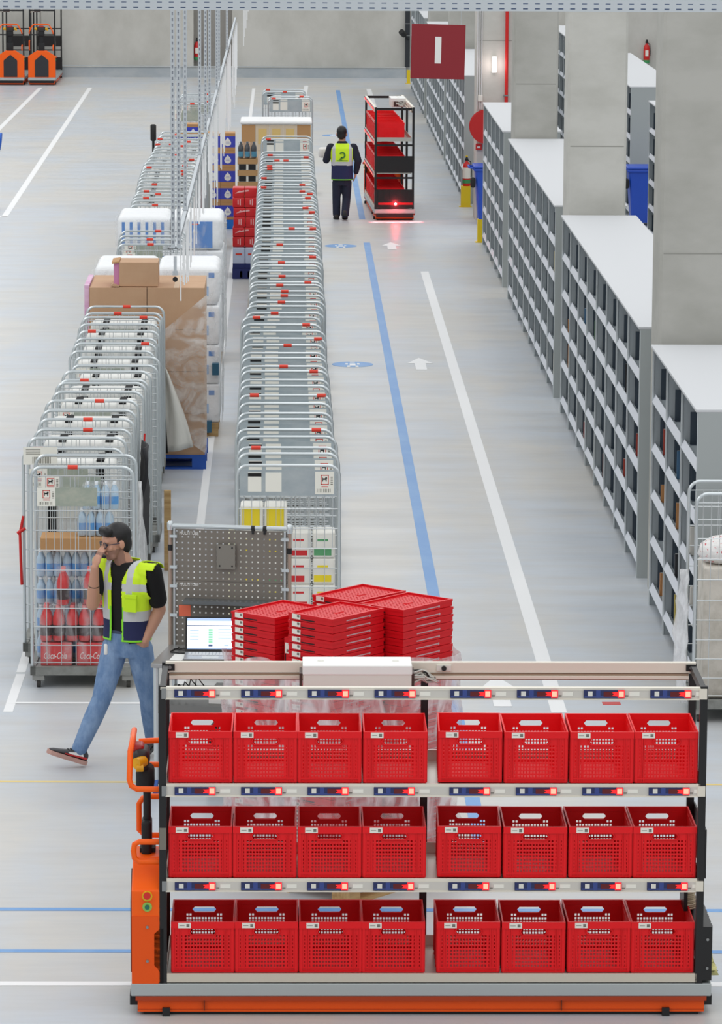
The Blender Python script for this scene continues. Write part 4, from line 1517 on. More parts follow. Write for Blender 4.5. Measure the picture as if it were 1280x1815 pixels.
# crates slotted upright between the front stack and the laptop stack, resting on lower ones
for k in range(4):
    z = 0.145
    for lev in range(4):
        p = FC + E1 * (0.04) + E2 * (0.356 + 0.0)
    pass
for lev in range(4):
    r, _ = dup(fold0, (0, 0, 0), 0, 'red folded crate standing on edge between two stacks, %s up' % nth(lev + 1), 'folded red crates on the pallet')
    p = FC + E1 * 0.02 + E2 * (0.353 + CRH)
    r.location = (p.x, p.y, 0.145 + 0.352 * lev + 0.002)
    r.rotation_euler = (PI / 2, 0, CA)

# stretch film round the lower part of the stacks
b = MB()
outline = [FC + E1 * a + E2 * c for a, c in ((-0.055, -0.03), (0.05, -0.06), (0.49, -0.18), (0.99, -0.17), (1.04, 0.05), (1.04, 0.62), (0.98, 0.68), (0.46, 0.83), (0.0, 0.84), (-0.06, 0.78), (-0.07, 0.4))]
cen = sum(outline, Vector()) / len(outline)
dense = []
for i, p in enumerate(outline):
    q = outline[(i + 1) % len(outline)]
    for k in range(8):
        dense.append(p.lerp(q, k / 8))
rings = []
rr = random.Random(14)
tops = [1.40 + 0.03 * math.sin(i * .5) for i in range(len(dense))]
for i in range(15):
    v = i / 14
    ring = []
    for j, p in enumerate(dense):
        d = (p - cen).normalized()
        w = 0.012 * math.sin(j * 1.3 + i * 1.1) + 0.010 * math.sin(j * .5 - i * 2.3) + rr.uniform(-.006, .01)
        if 7 < i < 12:
            w += 0.02 * abs(math.sin(j * .7 + i))
        ring.append(Vector((p.x + d.x * (w + .012), p.y + d.y * (w + .012), 0.15 + (tops[j] - 0.15) * v)))
    rings.append(ring)
b.loft(rings, 0, True, False, True)
tag(b.build('stretch_film', M_FILM), 'clear crinkled stretch film wrapped round the stacks of folded red crates', 'film')

# ------------------------------------------------------------------ workbench with perforated board, laptop
BA = math.radians(-9.5)
bench = thing('workbench', 'steel workbench with perforated back board behind the long trolley', 'workbench', (-0.876, 26.32, 0), BA)
BL, BD, BZ = 1.25, 0.70, 0.90
bevel(MB().box((-0.01, 0, BZ - 0.03), (BL, BD, BZ)).build('tabletop', mat('steel_top', (168, 168, 168), 0.3, 0.6), bench), 0.004)
for x in (0.0, BL - 0.05):
    for y in (0.01, BD - 0.05):
        MB().cyl((x + 0.02, y + 0.02, 0.09), (x + 0.02, y + 0.02, BZ - 0.03), 0.018, n=10).build('leg', M_GALV, bench)
        MB().cyl((x + 0.005, y + 0.02, 0.055), (x + 0.035, y + 0.02, 0.055), 0.055, n=20, mi=0).cyl((x - 0.002, y + 0.02, 0.055), (x + 0.042, y + 0.02, 0.055), 0.034, n=16, mi=1).box((x + 0.0, y, 0.06), (x + 0.04, y + 0.04, 0.10), 2).build('caster', [mat('blue_tyre', (40, 84, 160), 0.5), mat('pale_hub', (190, 190, 186), 0.5), M_STEEL], bench)
MB().box((0.02, 0.03, 0.60), (BL - 0.02, BD - 0.03, 0.62)).box((0.02, 0.02, 0.56), (BL - .02, 0.03, 0.62)).build('lower_shelf', mat('dull_steel', (126, 126, 124), 0.4, 0.6), bench)
bw, bz0, bz1 = 0.80, BZ + 0.0, 1.715
us = [0.0]
for k in range(19):
    us += [0.03 + k * 0.0397, 0.03 + k * 0.0397 + 0.0105]
us.append(bw - 0.01)
vs = [0.0]
nn = 20
for k in range(nn):
    vs += [0.02 + k * 0.0397, 0.02 + k * 0.0397 + 0.0105]
vs.append(bz1 - bz0 - 0.02)
M_PEG = mat('perforated_steel', (128, 122, 114), 0.5, 0.35)
pb = MB().perf((0.005, BD - 0.05, bz0), (1, 0, 0), (0, 0, 1), us, vs, lambda i, j: not (i % 2 == 1 and j % 2 == 1), 0.003)
pb.box((0.005, BD - 0.0535, bz0 + 0.44), (bw, BD - 0.053, bz0 + 0.444), 1)
pgb = pb.build('perforated_board', [M_PEG, mat('board_joint', (90, 86, 80), 0.6)], bench)
for z in (bz0 + 0.765, bz0 + 0.415):
    text('MULTITUBE', 'board_lettering', 0.032, M_WHITE, pgb, (0.125, BD - 0.0545, z), (PI / 2, 0, 0), width=0.13)
for k, x in enumerate((-0.005, 0.0 + bw + 0.01)):
    MB().cyl((x, BD - 0.05, BZ - 0.02), (x, BD - 0.05, bz1), 0.014, n=10).build('board_upright', mat('tan_tube', (172, 152, 138), 0.35, 0.4), bench)
    MB().cyl((x + (0.03 if k == 0 else -0.03), BD - 0.06, BZ), (x + (0.03 if k == 0 else -.03), BD - 0.06, bz1 - 0.02), 0.008, n=8).build('board_rod', M_GALV, bench)
    MB().lathe([(0.02, -0.03), (0.022, -0.01), (0.022, 0.02), (0.012, 0.03)], (x, BD - 0.05, bz1), 10).build('tube_joint', M_GALV, bench)
    for z in (0.08, 0.29, 0.42, 0.62):
        MB().box((x + (0.0 if k == 0 else -0.05), BD - 0.075, bz1 - z), (x + (0.05 if k == 0 else 0.0), BD - 0.05, bz1 - z + 0.02)).build('clamp', M_GALV, bench)
    MB().cyl((x, BD - 0.05, bz1 - 0.17), (x, BD - 0.05, bz1 - 0.13), 0.0165, n=10).build('band', M_BLACK, bench)
MB().cyl((-0.01, BD - 0.05, bz1), (bw + 0.02, BD - 0.05, bz1), 0.015, n=10).build('top_tube', M_GALV, bench)
for x in (0.55, 0.63):
    MB().cyl((x, BD - 0.05, bz1 - 0.002), (x + 0.025, BD - 0.05, bz1 - 0.002), 0.018, n=10).box((x + .005, BD - 0.07, bz1 - 0.04), (x + .02, BD - 0.06, bz1)).build('hook', M_BLACK, bench)
b = MB().box((0.32, BD - 0.085, 1.435), (0.445, BD - 0.07, 1.60), 0)
b.box((0.325, BD - 0.07, 1.45), (0.44, BD - 0.05, 1.58), 1)
for x in (0.34, 0.425):
    for z in (1.455, 1.58):
        b.cyl((x, BD - 0.088, z), (x, BD - 0.085, z), 0.006, n=8, mi=1)
b.build('mounting_plate', [mat('plate_steel', (136, 132, 124), 0.4, 0.5), M_BLACK], bench)
b = MB().box((0.10, BD - 0.16, 1.215), (0.74, BD - 0.053, 1.222), 0)
b.box((0.10, BD - 0.162, 1.20), (0.74, BD - 0.158, 1.225), 0)
b.build('board_shelf', mat('dark_shelf_steel', (110, 114, 116), 0.35, 0.6), bench)
bv = Matrix.Rotation(BA, 3, 'Z')


def on_bench(x, y, z):
    p = bv @ Vector((x, y, 0))
    return (-0.876 + p.x, 26.32 + p.y, z)


tag(MB().box((-0.04, -0.003, -0.0385), (0.04, 0.0, 0.0385)).build('sticky_note', mat('orange_note', (238, 116, 86), 0.7), None, on_bench(0.095, BD - 0.056, 1.135), BA), 'orange sticky note on the perforated board of the workbench', 'note')
lt = thing('laptop', 'open laptop with lit screen on the workbench', 'laptop', on_bench(0.19, 0.10, BZ), BA + math.radians(8))
b = bevel(MB().box((0, 0, 0.002), (0.35, 0.235, 0.018)).build('keyboard_base', mat('laptop_silver', (176, 178, 182), 0.35, 0.4), lt), 0.003)
kb = MB()
for r in range(5):
    for c in range(13):
        kb.box((0.025 + c * 0.0233, 0.12 + r * 0.019, 0.018), (0.025 + c * 0.0233 + 0.02, 0.12 + r * 0.019 + 0.016, 0.0205))
kb.box((0.12, 0.02, 0.018), (0.23, 0.095, 0.0188))
kb.build('key_grid', mat('pale_keys', (206, 208, 210), 0.5), b)
MB().box((0.0, -0.001, 0.002), (0.35, 0.0, 0.014)).build('front_edge', M_BLACK, b)
tilt = Matrix.Translation((0, 0.235, 0.018)) @ Matrix.Rotation(math.radians(-16), 4, 'X')
lid = MB().box((0, 0.0, 0.0), (0.35, 0.008, 0.235), 0, tilt).build('screen_lid', M_BLACK, lt)
M_SCR = mat('screen_white', (226, 236, 246), 0.4, emit=(226, 238, 250), estr=0.55)
M_SCB = mat('screen_blue', (170, 192, 228), 0.4, emit=(160, 186, 230), estr=0.5)
b = MB()


def scr(x0, x1, z0, z1, mi, y=-0.0015):
    b.add([tilt @ Vector(p) for p in ((x0, y, z0), (x1, y, z0), (x1, y, z1), (x0, y, z1))], [(0, 1, 2, 3)], mi)


scr(0.012, 0.338, 0.018, 0.225, 0, -0.001)
scr(0.012, 0.338, 0.207, 0.225, 1)
scr(0.012, 0.338, 0.172, 0.177, 3)
scr(0.012, 0.338, 0.018, 0.024, 1)
for k in range(6):
    scr(0.155, 0.182, 0.06 + k * 0.016, 0.072 + k * 0.016, 2)
scr(0.155, 0.182, 0.036, 0.048, 3)
scr(0.26, 0.29, 0.04, 0.046, 1)
for k in range(4):
    scr(0.03, 0.09, 0.14 - k * .02, 0.144 - k * .02, 1)
    scr(0.22, 0.31, 0.15 - k * .02, 0.153 - k * .02, 1)
b.build('lit_screen', [M_SCR, M_SCB, mat('screen_green', (150, 214, 176), 0.4, emit=(130, 210, 165), estr=0.5), mat('screen_dark', (70, 90, 130), 0.4, emit=(60, 84, 130), estr=0.4)], lid)
tag(MB().tube([on_bench(0.17, 0.42, BZ + .006), on_bench(0.12, 0.5, BZ + .006), on_bench(0.06, 0.46, BZ + .006), on_bench(0.05, 0.37, BZ + .006), on_bench(0.12, 0.33, BZ + .006), on_bench(0.2, 0.36, BZ + .006)], 0.005, 6).tube([on_bench(0.16, 0.40, BZ + .012), on_bench(0.1, 0.42, BZ + .012), on_bench(0.08, 0.5, BZ + .012)], 0.005, 6).build('power_cable', M_BLACK), 'black cable coiled on the workbench behind the laptop', 'cable')
tag(MB().box((0, 0, 0), (0.085, 0.2, 0.002)).build('paper_slip', M_WHITE, None, on_bench(0.09, 0.12, BZ + .001), BA), 'white paper slip lying on the workbench beside the laptop', 'paper')
b = MB().rbox((0.34, 0.12, 0.0), (0.62, 0.5, 0.46), 0.04)
tag(b.build('waste_bin', M_BLACK, None, on_bench(0, 0, 0.001), BA), 'black plastic bin standing under the workbench', 'bin')
b = MB()
for k in range(4):
    b.tube([on_bench(0.10 + .05 * k, 0.16, 0.64), on_bench(0.14 + .04 * k, 0.2, 0.72 + .02 * k), on_bench(0.20 + .05 * k, 0.22, 0.66)], 0.006, 5)
b.box((0, 0, 0), (0.0, 0.0, 0.0))
tag(b.build('cable_tangle', M_BLACK), 'tangle of black cables on the lower shelf of the workbench', 'cable')
t_ = MB().box((0.36, 0.1, 0.621), (0.66, 0.4, 0.70)).build('white_carton', M_WHITE, None, on_bench(0, 0, 0), BA)
tag(t_, 'white flat carton on the lower shelf of the workbench', 'box')


# ------------------------------------------------------------------ pallet loads along the lanes
def ext(px0, px1, Y, py=400):
    return pY(px0, py, Y)[0], pY(px1, py, Y)[0]


# cardboard boxes
Y0 = 40.1
x0, x1 = ext(158, 363, Y0, 520)
plastic_pallet('blue plastic pallet under the brown cardboard boxes', x0 + 0.02, x1 + 0.01, Y0, Y0 + 1.15, M_BLUEP)
wcol = (x1 - x0) / 2
z = 0.146
rows = 4
hb = (1.825 - z) / rows
for r in range(rows):
    for c in range(2):
        for d in range(2):
            o = bevel(MB().box((0, 0, 0), (wcol - 0.006, 0.56, hb - 0.004), 0).box((wcol * .5 - .025, 0.0, hb - 0.004), (wcol * .5 + .025, 0.56, hb - 0.0035), 1).build('cardboard_box', [M_CARD, mat('parcel_tape', (206, 176, 142), 0.4)], None, (x0 + c * wcol + 0.003, Y0 + 0.01 + d * 0.565, z + r * hb)), 0.004)
            tag(o, 'large brown cardboard box, %s tier up, %s and %s column of the box pallet' % (nth(r + 1), ('front', 'rear')[d], ('outer', 'inner')[c]), 'box', 'brown boxes on the box pallet')
b = MB()
for k in range(4):
    b.box((0, 0.02, k * hb + 0.02), (0.012, 1.1, k * hb + hb - 0.03), 0)
xs0 = pY(211, 480, Y0)[0]
xs1 = pY(280, 480, Y0)[0]
zt = 1.828
t = thing('open_cardboard_box', 'smaller brown box with open flap lying on top of the box pallet', 'box', (xs0, Y0 + 0.05, zt), 0)
bevel(MB().box((0, 0, 0), (xs1 - xs0, 0.42, 0.24)).build('carton', M_CARD, t), 0.004)
b = MB().box((-0.055, 0.02, 0.0), (0.0, 0.40, 0.235), 0)
b.build('pink_contents', mat('pink_wrap', (202, 130, 170), 0.4, noise=((20, 20, 14), (230, 200, 120), 0.55, 0.7)), t)
MB().prism([(-0.07, 0.225), (-0.075, 0.24), (0.0, 0.25), (0.0, 0.235)], 0.0, 0.40, 'y').build('upper_flap', M_CARD2, t)
MB().prism([(-0.085, 0.004), (-0.06, 0.03), (0.0, 0.012), (0.0, 0.0)], -0.03, 0.36, 'y').build('lower_flap', M_CARD, t)
o = MB().box((x0 - 0.05, Y0 + 0.05, 0.3), (x0 - 0.002, Y0 + 1.0, 1.84)).build('pink_bundle', mat('pink_pack', (214, 160, 200), 0.5, noise=((4, 4, 12), (226, 190, 216), 0.4, 0.6)))
tag(o, 'pink wrapped bundle wedged along the outer side of the box pallet', 'bundle')
# film torn open on that pallet
b = MB()
A = Vector((x1 + 0.02, Y0 - 0.03, 1.76))
Bp = Vector((x0 + wcol * 1.18, Y0 - 0.10, 1.36))
rings = []
for i in range(14):
    v = i / 13
    top = A.lerp(Bp, v)
    bot = Vector((x1 + 0.02 - 0.02 * v, Y0 - 0.03 - 0.02 * v, 0.16)).lerp(Vector((x0 + wcol * 1.35, Y0 - 0.05, 0.45)), v)
    ring = []
    for j in range(16):
        w = j / 15
        p = top.lerp(bot, w)
        p.y -= 0.02 + 0.03 * math.sin(v * 9 + w * 4) * math.sin(w * PI)
        ring.append(p)
    rings.append(ring)
b.loft(rings, 0, True, False, False)
tag(b.build('torn_film', film_mat('torn_film_plastic', (240, 238, 236), 0.10, 0.7, (3, 9, 4))), 'clear stretch film torn open across the front of the brown box pallet', 'film')
b = MB()
rings = []
for i in range(18):
    v = i / 17
    z = 1.36 - 1.16 * v
    wd = 0.03 + 0.30 * max(0, (v - .25)) ** 0.8
    cx = x0 + wcol * 1.27 - 0.02 * math.sin(v * 5) + 0.02 * v
    ring = []
    for j in range(9):
        u = j / 8
        ring.append(Vector((cx + wd * u, Y0 - 0.16 - 0.045 * math.sin(u * 7 + v * 5) - 0.03 * v, z + 0.05 * u * v)))
    rings.append(ring)
b.loft(rings, 0, True, False, False)
o = b.build('white_drape', mat('white_film_drape', (226, 224, 216), 0.45))
o.modifiers.new('t', 'SOLIDIFY').thickness = 0.008
tag(o, 'white plastic drape hanging down the front of the brown box pallet', 'plastic sheet')
b = MB()
rings = []
for i in range(12):
    v = i / 11
    rings.append([Vector((x0 + wcol * 1.16 + 0.02 * v + (0.05 + 0.05 * v) * u / 4, Y0 - 0.22 - 0.02 * math.sin(u + v * 4), 1.25 - 1.05 * v)) for u in range(5)])
b.loft(rings, 0, True, False, False)
o = b.build('black_strap_cover', M_BLACKF)
o.modifiers.new('t', 'SOLIDIFY').thickness = 0.012
tag(o, 'long black cover strip hanging beside the white drape of the box pallet', 'cover')


# tissue pallets
def tissue(Y, px0, px1, zt, ystripe, label, nm, front):
    x0, x1 = ext(px0, px1, Y, 400)
    wood_pallet('wooden pallet under the ' + nm, (x0 + 0.02, Y, 0), x1 - x0 - 0.04, 1.14, 0)
    n = 2
    z = 0.147
    rows = 4
    hh = (zt - z) / rows
    wc = (x1 - x0) / 2
    M_T = mat('tissue_white', (236, 238, 240), 0.55, bump=(5, 0.7, 0.04))
    M_TB = mat('tissue_blue', (84, 136, 204), 0.5)
    for r in range(rows):
        for c in range(2):
            for d in range(2):
                t = thing('tissue_bale', '%s bale of tissue rolls, %s tier up, %s %s on the %s' % (label, nth(r + 1), ('front', 'rear')[d], ('outer', 'inner')[c], nm), 'tissue bale', (x0 + c * wc, Y + d * 0.57, z + r * hh), 0, 'tissue bales')
                MB().rbox((0.004, 0.0, 0), (wc - 0.004, 0.565, hh - 0.003), 0.07 if r == rows - 1 else 0.03, 0, 4).build('bale_body', M_T, t)
                if d == 0 and front == 'stripe':
                    if c == 0:
                        b = MB()
                        for k in range(6):
                            xx = 0.06 + k * 0.093
                            b.box((xx, -0.003, 0.06), (xx + 0.034, 0.002, hh - 0.07), 0)
                        b.build('blue_stripe_print', M_TB, t)
                    else:
                        b = MB().box((wc - 0.40, -0.003, 0.03), (wc - 0.13, 0.002, hh - 0.06), 0)
                        b.box((wc - 0.37, -0.004, hh - 0.10), (wc - 0.30, 0.002, hh - 0.085), 1)
                        b.build('blue_panel_print', [M_TB, M_REDCLIP], t)
                elif d == 0:
                    if c == 1:
                        b = MB().box((wc - 0.12, -0.003, hh - 0.12), (wc - 0.06, 0.002, hh - 0.07), 0)
                        b.box((wc - 0.2, -0.003, 0.1), (wc - 0.12, 0.002, 0.2), 1)
                        b.build('small_print', [M_TB, mat('pale_blue_print', (160, 190, 226), 0.5)], t)
                        text('ULTRA', 'bale_lettering', 0.075, M_TB, t, (wc - 0.33, -0.004, hh * .52), (PI / 2, 0, 0), width=0.19)
                        text('LANG', 'bale_lettering', 0.045, M_REDCLIP, t, (wc - 0.32, -0.004, hh * .52 + 0.075), (PI / 2, 0, 0), width=0.11)
                    else:
                        text('12  12  12', 'bale_lettering', 0.05, M_INK, t, (wc * .5, -0.004, hh * .35), (PI / 2, 0, 0), width=0.36)
    b = MB()
    rings = []
    hx, hy, cx, cy = (x1 - x0) / 2 + 0.012, 0.59, (x0 + x1) / 2, Y + 0.575
    for i in range(9):
        zz = 0.15 + (zt - 0.19) * i / 8
        ring = []
        per = [(-1, -1), (1, -1), (1, 1), (-1, 1)]
        for j in range(48):
            (ax, ay), (bx_, by_) = per[j // 12], per[(j // 12 + 1) % 4]
            u = (j % 12) / 12
            w = 0.008 + 0.008 * math.sin(j * 2.3 + i * 1.7)
            ring.append(Vector((cx + (hx + w) * (ax + (bx_ - ax) * u), cy + (hy + w) * (ay + (by_ - ay) * u), zz)))
        rings.append(ring)
    b.loft(rings, 0, True, False, True)
    tag(b.build('stretch_film', M_FILMT), 'clear stretch film round the ' + nm, 'film', 'stretch films')


tissue(42.3, 166, 390, 1.80, 0, 'white', 'front tissue pallet', 'text')
tissue(48.1, 207, 396, 1.76, 0, 'blue-striped white', 'rear tissue pallet', 'stripe')
for k, (px, py, ww) in enumerate(((382, 655, 0.06), (369, 757, 0.06))):
    x, z = pY(px, py, 42.2)
    t = thing('loading_label', 'small blue-green label on the front tissue pallet film, the ' + ('upper' if k == 0 else 'lower') + ' one', 'label', (x, 42.2, z), 0)
    MB().box((-0.035, 0, -0.06), (0.035, 0.09, 0.06)).build('label_card', mat('teal_label', (40, 92, 120), 0.5), t)

# white-blue drop cartons
Y0 = 64.3
x1 = ext(370, 417, Y0, 300)[1]
plastic_pallet('bright blue pallet under the blue and brown drop-logo cartons', x1 - 1.0, x1 + 0.01, Y0, Y0 + 0.8, mat('bright_blue_plastic', (24, 112, 208), 0.45))
M_CB = mat('carton_blue', (58, 70, 188), 0.5)
cw, ch = 0.232, 0.272
zz = 0.147
done = None
for r in range(5):
    for c in range(4):
        lab = 'blue-banded drop-logo carton, %s tier up, %s from the red packs' % (nth(r + 1), nth(c + 1))
        loc = (x1 - (c + 1) * (cw + .003), Y0 + 0.01, zz + r * (ch + .002))
        if done is None:
            t = thing('drop_logo_carton', lab, 'carton', loc, 0, 'drop logo cartons')
            MB().box((0, 0, 0), (cw, 0.38, ch)).build('carton', M_CARD2, t)
            b = MB().box((-0.001, -0.001, 0.05), (cw + 0.001, 0.381, 0.225))
            b.build('blue_band', M_CB, t)
            drop = [(0, 0.205), (0.03, 0.165), (0.05, 0.125), (0.045, 0.095), (0.02, 0.073), (0, 0.069), (-0.02, 0.073), (-0.045, 0.095), (-0.05, 0.125), (-0.03, 0.165)]
            b = MB().prism([(cw / 2 + p[0] * 1.1, p[1]) for p in drop], -0.003, -0.0005, 'y', 0)
            b.box((cw / 2 - 0.03, -0.004, 0.115), (cw / 2 + 0.03, -0.003, 0.12), 1)
            b.box((cw / 2 - 0.025, -0.004, 0.135), (cw / 2 + 0.025, -0.003, 0.14), 1)
            b.build('drop_logo', [M_WHITE, M_CB], t)
            done = t
        else:
            dup(done, loc, 0, lab, 'drop logo cartons')
dup(done, (x1 - 0.80, Y0 + 0.85, 1.322), 0, 'single drop-logo carton glimpsed above the roll cages', 'drop logo cartons')
o = MB().box((x1 - 0.84, Y0 + 0.82, 0.0), (x1 - 0.3, Y0 + 1.35, 1.318)).build('cardboard_box', M_CARD2)
tag(o, 'tall brown box standing behind the drop-logo carton pallet', 'box')

# red cartons on white-blue packs
Y0 = 57.2
x0 = pY(412, 400, Y0)[0]
plastic_pallet('dark blue pallet under the red wrapped packs', x0, x0 + 0.355, Y0, Y0 + 0.8, M_DKBLUE)
GR = 'packs on the dark blue pallet'
for c in range(2):
    t = thing('bottled_pack', 'white and blue wrapped pack on the dark blue pallet, the %s one' % ('outer', 'inner')[c], 'drinks pack', (x0 + 0.005 + c * 0.175, Y0 + 0.01, 0.147), 0, GR)
    b = MB().rbox((0, 0, 0.0), (0.17, 0.35, 0.30), 0.02, 0)
    b.box((-0.001, -0.002, 0.0), (0.171, 0.351, 0.07), 1)
    b.box((0.04, -0.003, 0.19), (0.13, 0.0, 0.215), 2)
    b.build('pack_body', [mat('white_blue_wrap', (196, 204, 226), 0.35), M_DKBLUE, M_REDCLIP], t)
zz = 0.45
for r in range(6):
    big = r % 2 == 1
    h = 0.145 if not big else 0.135
    for c in range(2):
        t = thing('red_pack', 'red wrapped pack, %s tier up on the dark blue pallet, the %s one' % (nth(r + 1), ('outer', 'inner')[c]), 'drinks pack', (x0 + 0.003 + c * 0.172 + (0.012 if r % 4 > 1 else 0), Y0 + 0.02, zz), 0, GR)
        MB().rbox((0, 0, 0), (0.168, 0.3, h - 0.003), 0.012).build('pack_body', mat('red_wrap', (212, 34, 40), 0.3), t)
        b = MB()
        if big:
            if c == 0:
                b.prism([(0.03, 0.05), (0.10, 0.065), (0.165, 0.075), (0.16, 0.10), (0.12, 0.085), (0.10, 0.095), (0.07, 0.075)], -0.003, 0.0, 'y')
            else:
                b.prism([(0.0, 0.075), (0.06, 0.085), (0.05, 0.105), (0.0, 0.1)], -0.003, 0.0, 'y')
        else:
            b.box((0.07, -0.003, 0.04), (0.085, 0.0, 0.11)).box((0.1, -0.003, 0.03), (0.115, 0.0, 0.12))
        b.build('white_print', mat('pale_pink_print', (238, 176, 176), 0.5), t)
    zz += h

# tray stack with dark bottles and white-topped carton load
Y0 = 61.2
xa, xb = ext(421, 447, Y0, 290)
plastic_pallet('pallet under the brown slotted trays', xa, xb + 0.08, Y0, Y0 + 0.7, M_WOOD)
zz = 0.147
M_TRB = mat('tray_white', (226, 224, 216), 0.6)
for r in range(7):
    h = 0.175
    t = thing('bottle_tray', 'brown cardboard tray with dark openings, %s tier up beside the red packs' % nth(r + 1), 'tray', (xa, Y0 + 0.01, zz), 0, 'cardboard trays')
    b = MB().box((0, 0, 0.09), (xb - xa + .08, 0.45, h - .004), 0)
    b.box((0.0, 0.01, 0.0), (xb - xa + .08, 0.45, 0.09), 1)
    for c in range(2):
        b.box((0.02 + c * 0.145, 0.004, 0.006), (0.13 + c * 0.145, 0.0101, 0.086), 2)
    b.build('tray_body', [mat('tray_brown', (178, 138, 92), 0.7), M_TRB, M_BLACK], t)
    zz += h
M_DB = mat('dark_bottle', (34, 36, 44), 0.2)
DB = bottle_mesh('dark_bottle_me', 0.042, 0.24, M_DB, mat('teal_label_b', (52, 130, 160), 0.4), mat('dark_cap', (30, 60, 80), 0.4), 0.1, 0.42)
for k in range(3):
    bottle_pack((xa + 0.05 + k * 0.098, Y0 + 0.12, zz + .001), DB, 0.043, 1, 2, 0.24, 'dark bottles with teal labels on the cardboard trays, pack %s from the drop cartons' % nth(k + 1), 'dark bottle packs', M_FILMT)

Y0 = 63.0
xa, xb = ext(428, 551, Y0, 250)
wood_pallet('wooden pallet under the white-topped carton load', (xa, Y0, 0), xb - xa, 1.0, 0)
zt = 1.75
n = 5
cw = (xb - xa) / n
M_CY = mat('kraft_yellow_print', (222, 190, 120), 0.6)
for r in range(4):
    for c in range(n):
        h = (zt - 0.147) / 4
        t = thing('printed_carton', 'pale printed carton under the white sheet, %s tier up, %s from the trays' % (nth(r + 1), nth(c + 1)), 'carton', (xa + c * cw + .002, Y0 + 0.01, 0.147 + r * h), 0, 'printed cartons under the white sheet')
        MB().box((0, 0, 0), (cw - .004, 0.45, h - 0.003)).build('carton', M_CARD2 if c in (0, n - 1) else mat('pale_kraft', (214, 196, 172), 0.7), t)
        if c not in (0, n - 1):
            MB().box((cw * .2, -0.003, h * .25), (cw * .8, 0.001, h * .85)).build('printed_square', M_CY if r == 3 else mat('pinkish_print', (226, 206, 196), 0.6), t)
b = MB().rbox((xa - 0.02, Y0 - 0.02, zt + 0.001), (xb + 0.02, Y0 + 0.9, zt + 0.06), 0.028)
tag(b.build('white_cover_sheet', mat('white_cover', (238, 238, 238), 0.5)), 'white sheet covering the top of the printed cartons', 'cover sheet')

# ------------------------------------------------------------------ roll cage at the picture edge with wrapped block
x, y = gp(1232, 872, CTOP)
ec, _ = dup(cageB, (x + CW / 2, y + CDEP / 2, 0), 0, 'single wire roll cage with a wrapped grey block, beside the three-bay shelving', 'roll cages standing alone', skip=('grip_clip', 'name_plate'))
ex, ey = x + CW / 2, y + CDEP / 2
o = MB().rbox((ex - 0.31, ey - 0.22, 0.157), (ex + 0.33, ey + 0.24, 1.12), 0.02).build('wrapped_block', mat('creased_beige', (206, 200, 190), 0.6, noise=((7, 7, 7), (180, 174, 162), 0.42, 0.68, 8), bump=(9, 0.6, 0.02)))
tag(o, 'tall creased beige block wrapped in film inside the single roll cage', 'wrapped load')
b = MB()
prof = [(0.02, 0.0), (0.17, 0.01), (0.21, 0.06), (0.19, 0.13), (0.12, 0.18), (0.03, 0.2)]
M_ = Matrix.Translation((ex - 0.12, ey, 1.122)) @ Matrix.Diagonal((1.05, 0.9, 1.0, 1))
b.lathe(prof, (0, 0, 0), 24, 0, True, M_)
m = mat('red_dotted_bag', (236, 234, 232), 0.5, noise=((42, 42, 42), (206, 90, 100), 0.60, 0.64, 2), bump=(14, 0.7, 0.03))
tag(b.build('plastic_bag', m), 'white plastic bag with red dots lying on the wrapped block', 'bag')
b = MB()
rings = []
for i in range(14):
    v = i / 13
    rings.append([Vector((ex - CW / 2 - 0.035 - 0.05 * u / 5 - 0.05 * math.sin(v * 3.1) * u / 5 + 0.01 * math.sin(i * 2.1 + u), ey - 0.29 + 0.01 * math.sin(u * 2 + i), 1.12 - 0.98 * v)) for u in range(6)])
b.loft(rings, 0, True, False, False)
o = b.build('film_curtain', M_FILMW)
o.modifiers.new('t', 'SOLIDIFY').thickness = 0.006
tag(o, 'strip of milky film hanging down the side of the single roll cage', 'film')

# odds and ends beside the cages
o = bevel(MB().box((-1.045, 34.55, 0.0), (-0.985, 34.60, 0.70)).build('wooden_plank', M_WOOD), 0.003)
tag(o, 'upright wooden plank standing beside the middle of the drinks row', 'plank')
cq = cage_left[4].location
qx, qy = cq.x + CW / 2 - 0.005, cq.y - CDEP / 2 - 0.012
b = MB().tube([(qx, qy, 1.32), (qx - 0.012, qy - .01, 1.1), (qx, qy - 0.005, 0.9), (qx - 0.01, qy - .01, 0.72)], 0.009, 6)
tag(b.build('lashing_strap', M_RED), 'red lashing strap hanging on the aisle side of the drinks row cages', 'strap')
xx, yy = gp(409, 905, 1.1)
b = MB().rbox((cageB.location.x - CW / 2 - 0.05, cageB.location.y - 0.2, 0.16), (cageB.location.x - CW / 2 - 0.006, cageB.location.y, 1.15), 0.012)
tag(b.build('pale_yellow_wrapper', mat('pale_yellow_wrap', (232, 228, 190), 0.5)), 'pale yellow wrapper sticking out beside the foremost blue line cage', 'wrapper')
# ------------------------------------------------------------------ sign, pipes, lamp, reel, bins, guards, extinguishers
Ys = 52.0
xa, za = pY(729, 43, Ys)
xb, zb = pY(824, 140, Ys)
sg = thing('hanging_sign', 'dark red square sign with a white letter I hanging over the aisle', 'sign', ((xa + xb) / 2, Ys, (za + zb) / 2))
w, h = xb - xa, za - zb
tl = math.radians(1.0)
b = bevel(MB().box((-w / 2, -0.004, -h / 2), (w / 2, 0.004, h / 2), 0, Matrix.Rotation(tl, 4, 'Y')).build('sign_plate', mat('sign_dark_red', (140, 26, 38), 0.5), sg), 0.002)
o = text('I', 'sign_lettering', 0.44, M_WHITE, sg, (0, -0.0055, 0), (PI / 2, 0, 0), width=0.078)
o.rotation_euler = (PI / 2, tl, 0)
zs = [v.co.y for v in o.data.vertices]
k = 0.338 / (max(zs) - min(zs))
for v in o.data.vertices:
    v.co.y *= k
